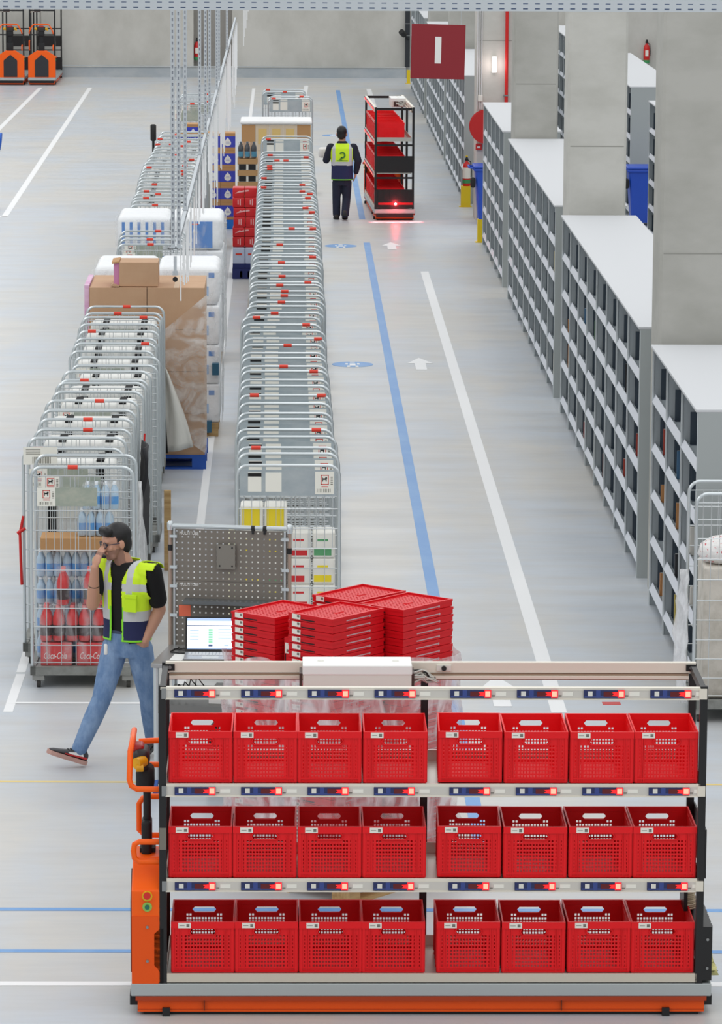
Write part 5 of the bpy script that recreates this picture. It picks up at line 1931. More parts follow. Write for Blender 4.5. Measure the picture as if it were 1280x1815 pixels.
for s in (-1, 1):
    MB().cyl((s * w * .42, 0, h / 2 - .02), (s * w * .42, 0, 5.0), 0.003, n=5).build('suspension_wire', M_GALV, sg)

PX, PYY = 3.075, 65.9
def on_pillar(px, py, dy=0.0):
    return pY(px, py, PYY - dy)
x, _ = on_pillar(898, 100)
_, zp = on_pillar(898, 170)
b = MB().cyl((x, PYY - 0.05, 1.2), (x, PYY - 0.05, 9.0), 0.027, n=12, mi=0)
b.box((x - 0.05, PYY - 0.085, zp), (x + 0.03, PYY - 0.003, zp + 0.02), 1)
b.cyl((x, PYY - 0.05, 1.2), (x, PYY - 0.05, 1.16), 0.035, n=12, mi=0)
tag(b.build('sprinkler_pipe', [M_RED, M_STEEL]), 'bright red vertical pipe clamped to the concrete pillar by the emergency light', 'pipe')
for k, px in enumerate((846.5, 850.5, 854)):
    x, _ = on_pillar(px, 100)
    b = MB().cyl((x, PYY - 0.02, 1.8 + 0.0), (x, PYY - 0.02, 9.0), 0.011, n=8)
    tag(b.build('conduit', mat('conduit_grey', (206, 206, 206), 0.5)), 'grey conduit on the pillar by the emergency light, %s from the red pipe' % nth(3 - k), 'conduit', 'grey conduits')
x, z = on_pillar(851, 174)
tag(bevel(MB().box((x - .035, PYY - 0.05, z - .05), (x + .04, PYY, z + .05)).build('junction_box', M_WHITEP), 0.004), 'grey junction box at the foot of the conduits', 'junction box')
x, z = on_pillar(876, 114)
lampt = thing('emergency_light', 'lit white emergency light fixed upright on the concrete pillar', 'light', (x, PYY - 0.001, z))
MB().box((-0.03, -0.045, -0.125), (0.03, 0.0, 0.125)).build('housing', M_WHITEP, lampt)
MB().rbox((-0.036, -0.09, -0.13), (0.036, -0.046, 0.13), 0.012).build('diffuser', mat('lit_diffuser', (255, 250, 246), 0.4, emit=(255, 246, 240), estr=3.0), lampt)
ld = bpy.data.lights.new('emergency_glow', 'POINT')
ld.energy, ld.color, ld.shadow_soft_size = 1.6, (1, 0.76, 0.74), 0.08
lo = bpy.data.objects.new('emergency_glow', ld)
lo.location = (0, -0.2, 0)
COL.objects.link(lo)
lo.parent = lampt
x, z = on_pillar(862, 225, 0.2)
hr = thing('hose_reel', 'round red fire hose reel fixed on the pillar beside the blue bin', 'hose reel', (x, PYY - 0.001, z))
MB().cyl((0, -0.24, 0), (0, -0.04, 0), 0.24, n=32).build('hose_drum', M_RED, hr)
MB().cyl((0, -0.25, 0), (0, -0.24, 0), 0.27, n=32).cyl((0, -0.04, 0), (0, -0.03, 0), 0.27, n=32).build('drum_flange', mat('dark_signal_red', (186, 24, 24), 0.4), hr)
MB().box((-0.05, -0.04, -0.05), (0.05, 0.0, 0.05)).build('wall_bracket', M_RED, hr)
x, z = on_pillar(848.5, 260)
t = thing('call_point', 'small red call point box with white centre below the hose reel', 'call point', (x, PYY - 0.001, z))
bevel(MB().box((-0.05, -0.05, -0.05), (0.05, 0, 0.05)).build('box_body', M_RED, t), 0.005)
MB().box((-0.025, -0.052, -0.02), (0.025, -0.05, 0.012)).build('white_button', M_WHITE, t)


def wheeled_bin(x, y, rz, label):
    t = thing('wheeled_bin', label, 'bin', (x, y, 0), rz, 'blue wheeled bins')
    b = MB()
    rings = []
    for s_, z in ((0.20, 0.05), (0.205, 0.06), (0.265, 0.88), (0.265, 0.90)):
        rings.append([Vector((sx * s_, sy * (s_ + 0.02), z)) for sx, sy in ((-1, -.9), (-.9, -1), (.9, -1), (1, -.9), (1, .9), (.9, 1), (-.9, 1), (-1, .9))])
    b.loft(rings, 0, False)
    b.build('bin_body', M_BLUEBIN, t)
    MB().rbox((-0.29, -0.31, 0.86), (0.29, 0.31, 0.91), 0.02).build('bin_rim', M_BLUEBIN, t)
    b = MB().rbox((-0.295, -0.32, 0.91), (0.295, 0.32, 0.95), 0.018)
    b.build('bin_lid', M_BLUEBIN, t)
    MB().tube([(-0.28, -0.2, 0.90), (-0.36, -0.2, 0.92), (-0.36, 0.2, 0.92), (-0.28, 0.2, 0.90)], 0.016, 8).build('push_handle', M_BLUEBIN, t)
    for s in (-1, 1):
        MB().cyl((0.17, s * 0.2, 0.1), (0.17, s * 0.25, 0.1), 0.1, n=20).build('wheel', M_RUBBER, t)
    MB().rbox((-0.34, -0.30, 0.60), (-0.26, -0.14, 0.76), 0.03).build('black_grip', M_RUBBER, t)
    return t


x, y = gp(857, 402)
wheeled_bin(x + 0.14, y + 0.55, 0, 'blue wheeled bin between the yellow guards at the cross aisle')
x, y = gp(1134, 391)
wheeled_bin(x + 0.0, 65.25, 0, 'blue wheeled bin in the second aisle between the concrete pillars')


def guard(px0, px1, pyb, pyt, label, top=False):
    x0, y = gp(px0, pyb)
    x1, _ = gp(px1, pyb)
    _, zt = pY(px0, pyt, y)
    t = thing('corner_guard', label, 'guard', (x0, y, 0), 0, 'yellow corner guards')
    b = MB().box((0.03, 0, 0.008), (x1 - x0, 0.012, zt)).box((0.03, 0.012, 0.008), (0.045, 0.16, zt))
    if top:
        b.box((0.03, 0.0, zt), (x1 - x0, 0.18, zt + 0.006)).box((x1 - x0 - .012, 0.012, 0.008), (x1 - x0, 0.16, zt))
    b.build('guard_sheet', M_YELLOW, t)
    MB().box((0.0, -0.02, 0.0), (x1 - x0 + .02, 0.17, 0.008)).build('floor_plate', M_YELLOW, t)
    return t


guard(843, 858, 430, 389, 'yellow steel guard at the end of the five-bay shelving')
guard(814, 834, 367, 331, 'wide yellow steel guard under the extinguisher at the cross aisle', True)
guard(719, 727, 148, 124, 'yellow guard post at the far end of the shelving')
guard(1112, 1121, 356, 350, 'yellow guard at the foot of the second aisle bin')


def extinguisher(px, pyt, pyb, Y, label, style=0):
    x, z0 = pY(px, pyb, Y)
    _, z1 = pY(px, pyt, Y)
    h = z1 - z0
    r = h * 0.13
    t = thing('fire_extinguisher', label, 'fire extinguisher', (x, Y, z0), 0, 'fire extinguishers')
    b = MB().lathe([(r * .9, 0), (r, 0.02), (r, h * .62), (r * .8, h * .74), (r * .35, h * .80), (r * .3, h * .84)], (0, 0, 0), 18, 0)
    b.build('cylinder_body', M_RED, t)
    if style == 0:
        MB().lathe([(r * 1.03, h * .0), (r * 1.03, h * .14)], (0, 0, 0), 18).build('green_band', mat('band_green', (60, 150, 90), 0.5), t)
        MB().box((-r * .5, -r * 1.05, h * .3), (r * .5, -r * .9, h * .55)).build('paper_label', M_STICK, t)
    else:
        MB().lathe([(r * 1.03, h * .10), (r * 1.03, h * .22)], (0, 0, 0), 18).build('green_band', mat('band_green', (60, 150, 90), 0.5), t)
        MB().lathe([(r * 1.04, h * .26), (r * 1.04, h * .62)], (0, 0, 0), 18).build('white_band', M_STICK, t)
    b = MB().box((-r * .4, -r * .3, h * .84), (r * .4, r * .3, h * .92)).box((-r * .2, -r * 1.2, h * .9), (r * .2, r * .5, h * .96))
    b.tube([(r * .3, 0, h * .86), (r * 1.0, 0, h * .8), (r * 1.2, 0, h * .5), (r * 1.15, 0, h * .3)], r * .14, 6)
    b.build('valve_hose', M_BLACK, t)
    MB().cyl((0, 0, h * .96), (0, 0, h), r * .3, n=10).build('valve_cap', M_YELLOW if style else M_BLACK, t)
    return t


extinguisher(349, 67, 106, 103.2, 'red extinguisher in the recess of the concrete back wall')
extinguisher(1146, 70, 112, 102.91, 'red extinguisher on the back wall seen between the pillars')
x, y = gp(814, 367)
extinguisher(827, 276, 330, y + 0.09, 'red and white extinguisher standing above the wide yellow guard', 1)

# black downpipe with camera on the back wall
x, z = pY(722.5, 60, 102.9)
b = MB().box((x - 0.06, 102.86, 0.27), (x + 0.06, 102.98, 9.0), 0)
for zz in (1.05, 1.35):
    b.box((x - 0.07, 102.85, zz), (x + 0.07, 102.98, zz + 0.02), 1)
tag(b.build('downpipe', [mat('downpipe_dark', (36, 40, 46), 0.5), M_STEEL]), 'dark square downpipe on the back wall at the shelving end', 'pipe')
x, z = pY(713, 58, 102.7)
t = thing('security_camera', 'black security camera sticking out from the dark downpipe', 'camera', (x, 102.7, z))
MB().cyl((-0.03, -0.05, 0.03), (0.06, 0.05, -0.06), 0.075, n=12).build('camera_housing', M_BLACK, t)
MB().cyl((0.05, 0.05, -0.05), (0.16, 0.15, -0.18), 0.02, n=8).build('mounting_arm', M_BLACK, t)


# pallet trucks: only their handles reach the picture
def pallet_truck(loc, rz, label, m, grip):
    t = thing('pallet_truck', label, 'pallet truck', loc, rz, 'hand pallet trucks')
    MB().tube([(0, 0, 0.22), (0, -0.06, 0.6), (0, -0.12, 1.02)], 0.018, 8).build('tow_bar', m, t)
    if grip == 'loop':
        MB().tube([(0, -0.12, 1.0), (0.09, -0.13, 1.08), (0.10, -0.14, 1.18), (0.05, -0.15, 1.26), (-0.05, -0.15, 1.26), (-0.10, -0.14, 1.18), (-0.09, -0.13, 1.08), (0, -0.12, 1.0)], 0.02, 8).build('hand_loop', m, t)
    else:
        MB().tube([(0, -0.12, 1.0), (0, -0.16, 1.5)], 0.02, 8).rbox((-0.045, -0.185, 1.48), (0.045, -0.135, 1.74), 0.024).build('hand_grip', M_BLACK, t)
    MB().cyl((0, 0, 0.1), (0, 0, 0.34), 0.05, n=14).build('pump_body', m, t)
    MB().cyl((-0.06, 0, 0.09), (0.06, 0, 0.09), 0.09, n=18).build('steer_wheel', M_RUBBER, t)
    MB().box((-0.26, 0.05, 0.06), (0.26, 0.16, 0.3)).build('fork_head', m, t)
    for s in (-1, 1):
        MB().box((s * 0.18 - 0.075, 0.16, 0.06), (s * 0.18 + 0.075, 1.2, 0.11)).build('fork', m, t)
    return t


x, y = gp(-13, 372)
pallet_truck((x, y, 0), PI / 2, 'blue hand pallet truck cut off by the picture edge', mat('truck_blue', (30, 96, 196), 0.45), 'loop')
x, z = pY(272, 232, 63.2)
pallet_truck((x, 63.3, 0.0), 0, 'hand pallet truck with black grip showing above the rear roll cages', M_BLACK, 'grip')
# ------------------------------------------------------------------ people
def add_ell(b, c, r, R=None, n=14):
    rings = []
    for i in range(1, n):
        a = PI * i / n
        rings.append([Vector((r[0] * math.sin(a) * math.cos(2 * PI * k / 16), r[1] * math.sin(a) * math.sin(2 * PI * k / 16), -r[2] * math.cos(a))) for k in range(16)])
    c = Vector(c)
    rings = [[c + ((R @ p) if R else p) for p in rg] for rg in rings]
    b.loft(rings, 0, True, True)


def add_cap(b, p0, p1, r0, r1):
    add_ell(b, p0, (r0, r0, r0), None, 8)
    add_ell(b, p1, (r1, r1, r1), None, 8)
    b.cyl(p0, p1, r0, r1, 16)


def blob(name, b, voxel, smooth, matf, mats, parent, drop=None):
    """fuse overlapping pieces into one continuous surface; matf(centroid) -> slot, drop(centroid) -> remove"""
    o = b.build(name, mats[0])
    r = o.modifiers.new('r', 'REMESH')
    r.mode, r.voxel_size, r.use_smooth_shade = 'VOXEL', voxel, True
    s = o.modifiers.new('s', 'SMOOTH')
    s.factor, s.iterations = 0.5, smooth
    dg = bpy.context.evaluated_depsgraph_get()
    me = bpy.data.meshes.new_from_object(o.evaluated_get(dg))
    bpy.data.objects.remove(o, do_unlink=True)
    vs = [tuple(v.co) for v in me.vertices]
    out = MB()
    fs, ms = [], []
    for p in me.polygons:
        c = p.center
        if drop and drop(c):
            continue
        fs.append(tuple(p.vertices))
        ms.append(matf(c) if matf else 0)
    used = sorted({i for f in fs for i in f})
    mp = {i: k for k, i in enumerate(used)}
    out.v = [vs[i] for i in used]
    out.f = [tuple(mp[i] for i in f) for f in fs]
    out.m, out.s = ms, [True] * len(fs)
    q = out.build(name, mats, parent)
    return q


def head_pieces(b, HM):
    def E(c, r):
        add_ell(b, HM @ Vector(c), r, HM.to_3x3())

    def Cc(p, q, r0, r1):
        add_cap(b, HM @ Vector(p), HM @ Vector(q), r0, r1)
    E((0, 0.01, 0.03), (0.074, 0.097, 0.092))
    E((0, -0.030, -0.030), (0.060, 0.064, 0.082))
    Cc((-0.03, -0.045, -0.085), (0.03, -0.045, -0.085), 0.026, 0.026)
    Cc((0, -0.062, -0.095), (0, -0.05, -0.085), 0.022, 0.026)
    Cc((0, -0.088, 0.012), (0, -0.108, -0.026), 0.010, 0.013)
    Cc((-0.012, -0.095, -0.030), (0.012, -0.095, -0.030), 0.010, 0.010)
    Cc((-0.035, -0.076, 0.022), (0.035, -0.076, 0.022), 0.014, 0.014)
    Cc((-0.018, -0.086, -0.054), (0.018, -0.086, -0.054), 0.009, 0.009)
    Cc((-0.016, -0.084, -0.065), (0.016, -0.084, -0.065), 0.009, 0.009)
    for s in (-1, 1):
        E((s * 0.076, 0.012, -0.008), (0.010, 0.021, 0.032))
        E((s * 0.04, -0.062, -0.022), (0.025, 0.022, 0.022))


def hand(b, W, D, N, side, curl=0.5, s=1.0):
    """W wrist, D direction of the hand, N back-of-hand normal, side: +1/-1 thumb side"""
    D = D.normalized()
    N = (N - D * N.dot(D)).normalized()
    T = D.cross(N) * side
    R = Matrix((T, D, N)).transposed()
    add_ell(b, W + D * 0.045 * s, (0.040 * s, 0.052 * s, 0.017 * s), R)
    add_cap(b, W, W + D * 0.04 * s, 0.024 * s, 0.022 * s)
    for k, (off, ln) in enumerate(((0.028, 0.072), (0.009, 0.080), (-0.010, 0.074), (-0.028, 0.058))):
        base = W + D * (0.085 - 0.004 * abs(k - 1)) * s + T * off * s
        dirn = (D + T * (off * 2.2)).normalized()
        p1 = base + dirn * ln * 0.5 * s - N * curl * 0.010 * s
        d2 = (dirn - N * curl * 0.9).normalized()
        p2 = p1 + d2 * ln * 0.52 * s
        add_cap(b, base - dirn * .01 * s, p1, 0.0095 * s, 0.0088 * s)
        add_cap(b, p1, p2, 0.0086 * s, 0.0074 * s)
    tb = W + D * 0.025 * s + T * 0.030 * s
    t1 = tb + (D * 0.6 + T * 0.7 - N * .2).normalized() * 0.038 * s
    t2 = t1 + (D * 0.95 + T * 0.2 - N * .3).normalized() * 0.030 * s
    add_cap(b, tb, t1, 0.013 * s, 0.0105 * s)
    add_cap(b, t1, t2, 0.0105 * s, 0.0085 * s)


def torso_rings(C, a, prof, grow=0.0):
    s = Vector((math.cos(a), math.sin(a), 0))
    f = Vector((math.sin(a), -math.cos(a), 0))
    rings = []
    for z, hw, hd, ox, oy in prof:
        rings.append([Vector((C[0] + ox, C[1] + oy, z)) + s * (hw + grow) * math.copysign(abs(math.cos(t)) ** .85, math.cos(t)) + f * (hd + grow) * math.copysign(abs(math.sin(t)) ** .85, math.sin(t)) for t in [-2 * PI * k / 28 for k in range(28)]])
    return rings


def shoe(parent, name, heel, toe, up, m_up, m_sole, m_acc, s=1.0):
    """heel and toe: ground-side points of the sole"""
    heel, toe, up = Vector(heel), Vector(toe), Vector(up).normalized()
    d = (toe - heel)
    L = d.length
    d.normalize()
    up = (up - d * up.dot(d)).normalized()
    w = d.cross(up)
    M = lambda x, y, z: heel + d * (x * L) + w * (y * s) + up * (z * s)
    outline = [(0.0, 0.028), (0.1, 0.034), (0.35, 0.034), (0.6, 0.044), (0.8, 0.045), (0.93, 0.035), (1.0, 0.012)]
    full = [(x, y) for x, y in outline] + [(x, -y) for x, y in reversed(outline)]
    b = MB()
    b.loft([[M(x, y, 0.0) for x, y in full], [M(x, y * 1.05, 0.012) for x, y in full], [M(x, y * 1.05, 0.03) for x, y in full]], 0, False)
    sole = b.build('sole', [m_sole], None)
    b = MB()
    rings = []
    for x, hw, h in ((0.02, 0.024, 0.075), (0.08, 0.032, 0.095), (0.2, 0.034, 0.10), (0.36, 0.035, 0.088), (0.55, 0.040, 0.066), (0.72, 0.041, 0.054), (0.86, 0.037, 0.046), (0.96, 0.022, 0.036)):
        rings.append([M(x, hw * math.cos(t) * (1.0 if math.sin(t) > -0.2 else 1.08), 0.028 + max(0.0, (h - 0.028)) * (0.5 + 0.5 * math.sin(t))) for t in [2 * PI * k / 16 for k in range(16)]])
    b.loft(rings, 0, True)
    o = b.build(name, [m_up], parent)
    sole.parent = o
    if m_acc:
        b = MB()
        for sg in (-1, 1):
            b.add([M(0.12, sg * 0.037, 0.045), M(0.45, sg * 0.041, 0.04), M(0.55, sg * 0.0425, 0.055), M(0.2, sg * 0.036, 0.08)], [(0, 1, 2, 3)], 0)
            b.add([M(0.05, sg * 0.036, 0.04), M(0.6, sg * 0.0455, 0.036), M(0.62, sg * 0.0455, 0.044), M(0.05, sg * 0.036, 0.055)], [(0, 1, 2, 3)], 1)
        for k in range(4):
            b.tube([M(0.34 + k * .06, -0.025, 0.088 - .008 * k), M(0.36 + k * .06, 0, 0.098 - 0.009 * k), M(0.34 + k * .06, 0.025, 0.088 - .008 * k)], 0.004, 5, 2)
        q = b.build('shoe_trim', [M_WHITE, m_acc, M_BLACKF], o)
    return o


# --- man walking past the trolley
MX, MY = pY(226, 1165, 27.35)[0], 27.35
man = thing('person', 'man in open yellow and navy vest and jeans walking with hand at his face', 'person', (MX, MY, 0), 0)
V = Vector
a1 = math.radians(-35)
fw, sd = V((math.sin(a1), -math.cos(a1), 0)), V((math.cos(a1), math.sin(a1), 0))
HM = Matrix.Translation((-0.075, -0.03, 1.535)) @ Matrix.Rotation(math.radians(-64), 4, 'Z') @ Matrix.Rotation(math.radians(8), 4, 'X')
shR, shL = V((0.175, -0.115, 1.345)), V((-0.165, 0.10, 1.36))
elR, wrR = V((0.222, -0.05, 1.07)), V((0.125, -0.118, 0.868))
elL, wrL = V((-0.235, -0.03, 1.105)), V((-0.215, -0.12, 1.375))
b = MB()
head_pieces(b, HM)
add_cap(b, V((0.0, 0.0, 1.34)), V((-0.055, -0.015, 1.47)), 0.066, 0.056)
add_cap(b, shR, elR, 0.050, 0.045)
add_cap(b, elR, elR.lerp(wrR, .35), 0.044, 0.043)
add_cap(b, elR.lerp(wrR, .35), wrR, 0.043, 0.029)
add_cap(b, shL, elL, 0.049, 0.045)
add_cap(b, elL, elL.lerp(wrL, .35), 0.044, 0.042)
add_cap(b, elL.lerp(wrL, .35), wrL, 0.042, 0.027)
hand(b, wrL, V((0.16, 0.10, 0.5)), V((-0.8, -0.5, 0.2)), -1, 0.55)
hand(b, wrR, V((-0.20, 0.30, -0.55)), V((0.3, -0.9, -0.2)), 1, 0.3)
for r in torso_rings((0, 0), a1, [(0.95, .12, .08, 0, 0)], 0):
    pass
b.loft(torso_rings((0, 0), a1, [(0.80, .13, .085, 0, 0), (1.0, .125, .085, 0, 0), (1.2, .145, .095, 0, 0), (1.33, .15, .085, 0, 0), (1.38, .07, .06, 0, 0)]), 0, True)
HI = HM.inverted()


def skin_slot(c):
    q = HI @ c
    if q.length < 0.16:
        if q.z < -0.035 and q.y < 0.03 and not (abs(q.x) < 0.03 and -0.066 < q.z < -0.048 and q.y < -0.08):
            return 1
        if abs(q.x) < 0.024 and -0.070 < q.z < -0.048 and q.y < -0.08:
            return 2
    return 0


blob('skin', b, 0.0055, 3, skin_slot, [M_SKIN, mat('stubble_skin', (150, 112, 96), 0.6), mat('lips', (168, 104, 92), 0.5)], man)
b = MB()
add_ell(b, HM @ V((0, 0.020, 0.045)), (0.081, 0.100, 0.093), HM.to_3x3())
add_cap(b, HM @ V((-0.04, -0.065, 0.088)), HM @ V((0.04, -0.065, 0.092)), 0.034, 0.034)
add_cap(b, HM @ V((-0.03, -0.072, 0.088)), HM @ V((0.03, -0.068, 0.104)), 0.022, 0.024)
add_ell(b, HM @ V((0, 0.055, -0.01)), (0.070, 0.058, 0.085), HM.to_3x3())


def hair_drop(c):
    q = HI @ c
    if q.y < -0.02 and q.z < 0.055:
        return True
    if q.y < 0.03 and q.z < 0.03 and abs(q.x) > 0.03 and not (q.y > -0.03 and q.z > 0.0):
        return True
    return q.z < -0.085


blob('hair', b, 0.006, 2, None, [M_HAIR], man, hair_drop)
gl = MB()
for s in (-1, 1):
    ring = [HM @ V((s * 0.032 + 0.026 * math.cos(2 * PI * k / 14), -0.100 + 0.008 * abs(math.cos(2 * PI * k / 14)), 0.004 + 0.019 * math.sin(2 * PI * k / 14))) for k in range(14)]
    gl.tube(ring, 0.0032, 6, 0, closed=True)
    gl.add([HM @ V((s * 0.032 + 0.025 * math.cos(2 * PI * k / 14), -0.098, 0.004 + 0.018 * math.sin(2 * PI * k / 14))) for k in range(14)], [tuple(range(14))], 1)
    gl.tube([HM @ V((s * 0.058, -0.094, 0.008)), HM @ V((s * 0.074, -0.05, 0.008)), HM @ V((s * 0.078, 0.012, 0.004))], 0.003, 6, 0)
gl.tube([HM @ V((-0.008, -0.106, 0.006)), HM @ V((0.008, -0.106, 0.006))], 0.003, 6, 0)
gl.build('glasses', [mat('glasses_navy', (34, 38, 60), 0.3), mat('lens', (90, 80, 80), 0.1, alpha=0.35)], man)
for s in (-1, 1):
    MB().lathe([(0.003, -0.010), (0.010, -0.004), (0.011, 0), (0.010, 0.004), (0.003, 0.010)], (0, 0, 0), 10, 0, True, HM @ Matrix.Translation((s * 0.032, -0.080, 0.004))).build('eye', mat('eye_dark', (40, 30, 28), 0.2), man)
# T-shirt
b = MB()
b.loft(torso_rings((0, 0), a1, [(0.84, .148, .102, 0, 0), (1.0, .146, .102, 0, 0), (1.2, .172, .112, 0, 0), (1.32, .178, .102, 0, 0), (1.375, .12, .078, 0, 0), (1.40, .078, .066, -.01, 0)]), 0, True)
add_cap(b, shR, shR.lerp(elR, 0.72), 0.070, 0.067)
add_cap(b, shL, shL.lerp(elL, 0.6), 0.068, 0.065)
blob('tshirt', b, 0.008, 4, None, [M_BLACKF], man)
# jeans
b = MB()
b.loft(torso_rings((0, 0), a1 + .2, [(0.74, .14, .10, 0, 0), (0.80, .16, .112, 0, 0), (0.88, .155, .108, 0, 0), (0.93, .148, .104, 0, 0)]), 0, True)
hf, kf, af = V((-0.085, 0.035, 0.79)), V((-0.175, -0.10, 0.455)), V((-0.325, -0.19, 0.125))
hb_, kb_, ab_ = V((0.085, -0.03, 0.79)), V((0.145, 0.03, 0.43)), V((0.165, 0.20, 0.115))
for h_, k_, n_ in ((hf, kf, af), (hb_, kb_, ab_)):
    add_cap(b, h_, h_.lerp(k_, .45), 0.094, 0.084)
    add_cap(b, h_.lerp(k_, .45), k_, 0.084, 0.067)
    add_cap(b, k_, k_.lerp(n_, .4), 0.067, 0.066)
    add_cap(b, k_.lerp(n_, .4), n_, 0.066, 0.053)
for k in range(5):
    t = 0.1 + k * .13
    p = kf.lerp(af, 0.75 + k * .06)
    add_ell(b, p, (0.058, 0.058, 0.012))
M_WB = mat('belt_line', (60, 70, 96), 0.7)
blob('jeans', b, 0.008, 3, lambda c: 1 if c.z > 0.905 else 0, [M_JEANS, M_WB], man)
# vest
b = MB()
prof = [(0.855, .178, .132, 0, 0), (0.95, .172, .125, 0, 0), (1.08, .180, .126, 0, 0), (1.2, .192, .128, 0, 0), (1.31, .200, .116, 0, 0), (1.365, .165, .098, 0, 0), (1.40, .105, .085, 0, 0), (1.425, .085, .078, 0, 0)]
b.loft(torso_rings((0, 0), a1, prof), 0, True)
add_cap(b, shR + V((-.04, .025, -.005)), shR + V((.018, -.012, -0.004)), 0.082, 0.080)
add_cap(b, shL + V((.04, -.025, -.005)), shL + V((-.020, .012, -0.004)), 0.080, 0.074)
add_cap(b, shR + V((-.03, .02, -.12)), shR + V((-.03, .02, .0)), 0.075, 0.08)
add_cap(b, shL + V((.03, -.02, -.12)), shL + V((.03, -.02, .0)), 0.075, 0.08)


def uvw(c):
    return c.x * sd.x + c.y * sd.y, c.x * fw.x + c.y * fw.y, c.z


def vest_slot(c):
    u, w, z = uvw(c)
    if z < 0.873 or (w > 0 and abs(u) < 0.060 and z < 1.10):
        return 3
    if z < 1.005:
        return 2
    if z < 1.075:
        return 1
    if 0.078 < abs(u) < 0.122:
        return 1
    if 1.215 < z < 1.265:
        return 1
    return 0


def vest_drop(c):
    u, w, z = uvw(c)
    if z > 1.412 or z < 0.862:
        return True
    if w > 0 and abs(u) < 0.046 + max(0, z - 1.28) * 0.35:
        return True
    # arm holes: cut below and outside the shoulder
    for S, s_ in ((shR, 1), (shL, -1)):
        us_ = (S.x * sd.x + S.y * sd.y) * s_
        if u * s_ > us_ + 0.004 - 0.10 * max(0.0, 0.06 - abs(z - (S.z - .09))) and 1.08 < z < S.z + 0.025:
            return True
        if u * s_ > us_ + 0.055:
            return True
    return False


vest = blob('vest', b, 0.0065, 3, vest_slot, [M_HIVIS, M_REFL, M_NAVYF, M_TRIM], man, vest_drop)
sm = vest.modifiers.new('thick', 'SOLIDIFY')
sm.thickness = 0.006
b = MB()
pc = fw * 0.133 + sd * 0.135 + V((0, 0, 1.13))
R3 = Matrix((sd, -fw, V((0, 0, 1)))).transposed().to_4x4()
b.box((-0.045, -0.012, -0.05), (0.035, 0.006, 0.06), 0, Matrix.Translation(pc - fw * .006) @ R3 @ Matrix.Rotation(math.radians(14), 4, 'Z'))
b.box((-0.05, -0.016, 0.045), (0.04, 0.004, 0.068), 0, Matrix.Translation(pc - fw * .006) @ R3 @ Matrix.Rotation(math.radians(14), 4, 'Z'))
b.build('chest_pocket', mat('pocket_yellow', (200, 240, 20), 0.6), man)
shoe(man, 'shoe', (-0.285, -0.18, 0.012), (-0.545, -0.255, 0.115), (0.35, 0.1, 0.9), mat('shoe_charcoal', (58, 58, 62), 0.6), mat('shoe_sole', (190, 150, 140), 0.6), mat('shoe_red', (190, 44, 44), 0.5))
shoe(man, 'shoe', (0.185, 0.235, 0.055), (0.06, 0.02, 0.0), (-0.1, -0.3, 0.9), mat('shoe_charcoal', (58, 58, 62), 0.6), mat('shoe_sole_dark', (60, 58, 58), 0.6), None)
MB().lathe([(0.0385, 0.0), (0.0395, 0.003), (0.0385, 0.006)], (0, 0, 0), 16, 0, True, Matrix.Translation(elL.lerp(wrL, .5)) @ (wrL - elL).to_track_quat('Z', 'Y').to_matrix().to_4x4()).build('bracelet', M_BLACK, man)
MB().rbox((-0.155, -0.155, 0.775), (-0.13, -0.135, 0.85), 0.008).build('white_cloth', M_WHITE, man)

# --- man walking away in navy
NX, NY = gp(606, 389)
man2 = thing('person', 'man seen from behind in navy clothes and yellow vest walking away carrying a white package', 'person', (NX, NY, 0), 0)
a2 = PI
HM2 = Matrix.Translation((-0.005, 0.02, 1.385)) @ Matrix.Rotation(math.radians(172), 4, 'Z') @ Matrix.Diagonal((1.06, 1.06, 1.04, 1))
sL, eL, wL = V((-0.185, 0, 1.19)), V((-0.255, 0.03, 0.965)), V((-0.265, 0.20, 0.94))
sR, eR, wR = V((0.185, 0, 1.19)), V((0.26, -0.04, 0.96)), V((0.225, 0.02, 0.76))
b = MB()
head_pieces(b, HM2)
add_cap(b, V((0, 0, 1.18)), V((0, 0.015, 1.31)), 0.06, 0.054)
for s_, e_, w_ in ((sL, eL, wL), (sR, eR, wR)):
    add_cap(b, s_, e_, 0.048, 0.04)
    add_cap(b, e_, w_, 0.038, 0.026)
hand(b, wL, V((0.1, 0.4, 0.05)), V((-1, 0, 0.3)), 1, 0.6, 0.95)
hand(b, wR, V((-0.1, 0.1, -0.5)), V((1, 0, 0)), 1, 0.5, 0.95)
b.loft(torso_rings((0, 0), a2, [(0.70, .12, .08, 0, 0), (1.0, .12, .08, 0, 0), (1.18, .14, .08, 0, 0), (1.22, .06, .05, 0, 0)]), 0, True)
blob('skin', b, 0.0065, 2, None, [M_SKIN], man2)
b = MB()
add_ell(b, HM2 @ V((0, 0.018, 0.042)), (0.080, 0.099, 0.092), HM2.to_3x3())
add_ell(b, HM2 @ V((0, 0.05, -0.01)), (0.070, 0.058, 0.07), HM2.to_3x3())
HI2 = HM2.inverted()
blob('hair', b, 0.007, 2, None, [M_HAIR], man2, lambda c: (HI2 @ c).y < -0.02 and (HI2 @ c).z < 0.06)
b = MB()
b.loft(torso_rings((0, 0), a2, [(0.64, .155, .11, 0, 0), (0.85, .152, .108, 0, 0), (1.05, .165, .11, 0, 0), (1.17, .175, .10, 0, 0), (1.225, .10, .075, 0, 0), (1.275, .07, .066, 0, 0.01)]), 0, True)
for s_, e_, w_ in ((sL, eL, wL), (sR, eR, wR)):
    add_cap(b, s_ * 0.98, e_, 0.074, 0.060)
    add_cap(b, e_, e_.lerp(w_, .92), 0.060, 0.046)
blob('jacket', b, 0.009, 3, None, [mat('dark_navy_fabric', (26, 30, 48), 0.85, bump=(20, .4, .02))], man2)
b = MB()
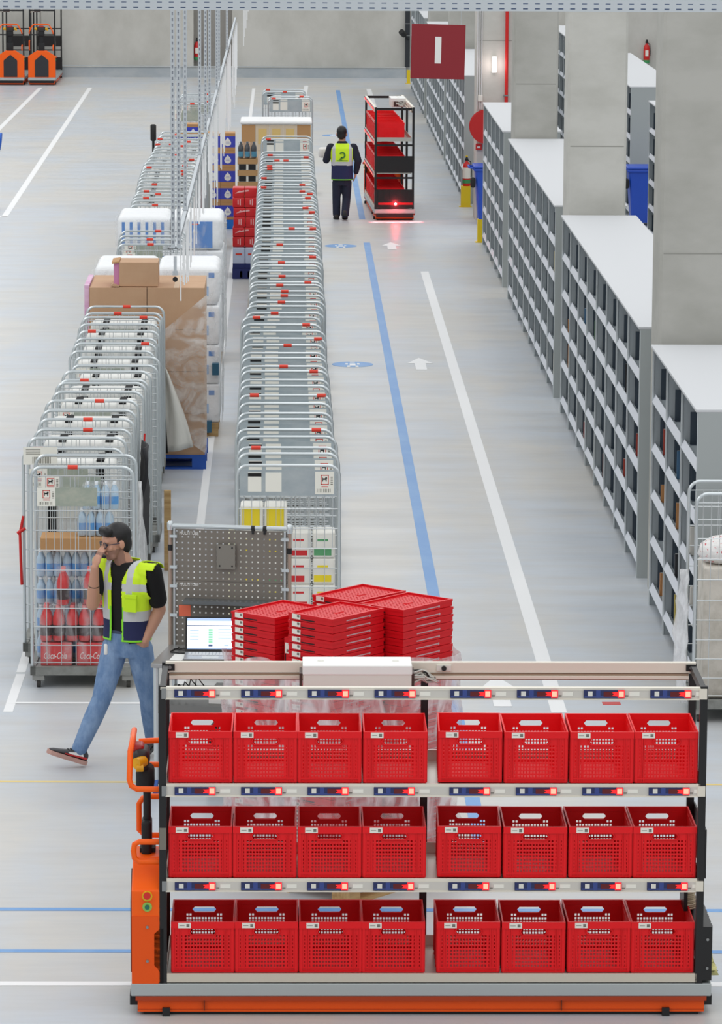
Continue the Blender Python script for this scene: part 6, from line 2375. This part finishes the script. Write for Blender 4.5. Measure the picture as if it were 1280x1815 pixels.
b.loft(torso_rings((0, 0), a2, [(0.56, .13, .10, 0, 0), (0.64, .148, .105, 0, 0), (0.75, .14, .10, 0, 0)]), 0, True)
for h_, k_, n_ in ((V((-0.078, 0, 0.60)), V((-0.088, 0.03, 0.35)), V((-0.085, 0.02, 0.085))), (V((0.078, 0, 0.60)), V((0.075, 0.02, 0.34)), V((0.05, -0.14, 0.10)))):
    add_cap(b, h_, k_, 0.082, 0.068)
    add_cap(b, k_, n_, 0.068, 0.064)
blob('trousers', b, 0.009, 3, None, [mat('dark_navy_trousers', (34, 38, 58), 0.9, bump=(18, .5, .02))], man2)
b = MB()
b.loft(torso_rings((0, 0), a2, [(0.645, .176, .132, 0, 0), (0.85, .172, .128, 0, 0), (1.05, .192, .128, 0, 0), (1.16, .206, .116, 0, 0), (1.215, .140, .092, 0, 0), (1.245, .088, .084, 0, 0)]), 0, True)


def vest2(c):
    if c.z < 0.665:
        return 3
    if c.z < 0.885:
        return 2
    if c.z < 0.945:
        return 1
    if 0.112 < abs(c.x) < 0.160:
        return 1
    return 0


o = blob('vest', b, 0.0075, 3, vest2, [M_HIVIS, M_REFL, M_NAVYF, M_TRIM], man2, lambda c: c.z > 1.24 or c.z < 0.65 or (abs(c.x) > 0.202 and c.z > 0.95))
o.modifiers.new('thick', 'SOLIDIFY').thickness = 0.006
b = MB()
pts = []
for k in range(15):
    t = math.radians(150 - 270 * k / 14)
    pts.append((math.cos(t), math.sin(t)))
for i in range(len(pts) - 1):
    (x0_, z0_), (x1_, z1_) = pts[i], pts[i + 1]
    q = []
    for (xx, zz), rr_ in (((x0_, z0_), .03), ((x0_, z0_), .055), ((x1_, z1_), .055), ((x1_, z1_), .03)):
        q.append((xx * rr_ * 1.0, zz * rr_ + 1.055))
    b.prism(q, -0.142, -0.138, 'y')
b.prism([(-0.052, 0.985), (-0.005, 1.025), (-0.012, 0.99), (0.0, 0.975)], -0.142, -0.138, 'y')
b.box((-0.09, -0.142, 0.963), (0.09, -0.138, 0.972))
b.build('back_emblem', mat('emblem_green', (60, 124, 50), 0.6), man2)
M_BOOT = mat('dark_boot', (52, 46, 44), 0.7)
shoe(man2, 'boot', (-0.085, -0.05, 0.0), (-0.09, 0.20, 0.0), (0, 0, 1), M_BOOT, M_RUBBER, None, 1.05)
shoe(man2, 'boot', (0.045, -0.215, 0.085), (0.05, 0.02, 0.0), (0, -0.3, 1), M_BOOT, M_RUBBER, None, 1.05)
pk = MB()
pk.rbox((-0.10, -0.06, 0), (0.10, 0.14, 0.16), 0.04)
o = pk.build('parcel', mat('white_parcel', (232, 230, 226), 0.6), None, (NX - 0.28, NY + 0.30, 0.98))
tag(o, 'white package carried by the man in navy walking away', 'package')
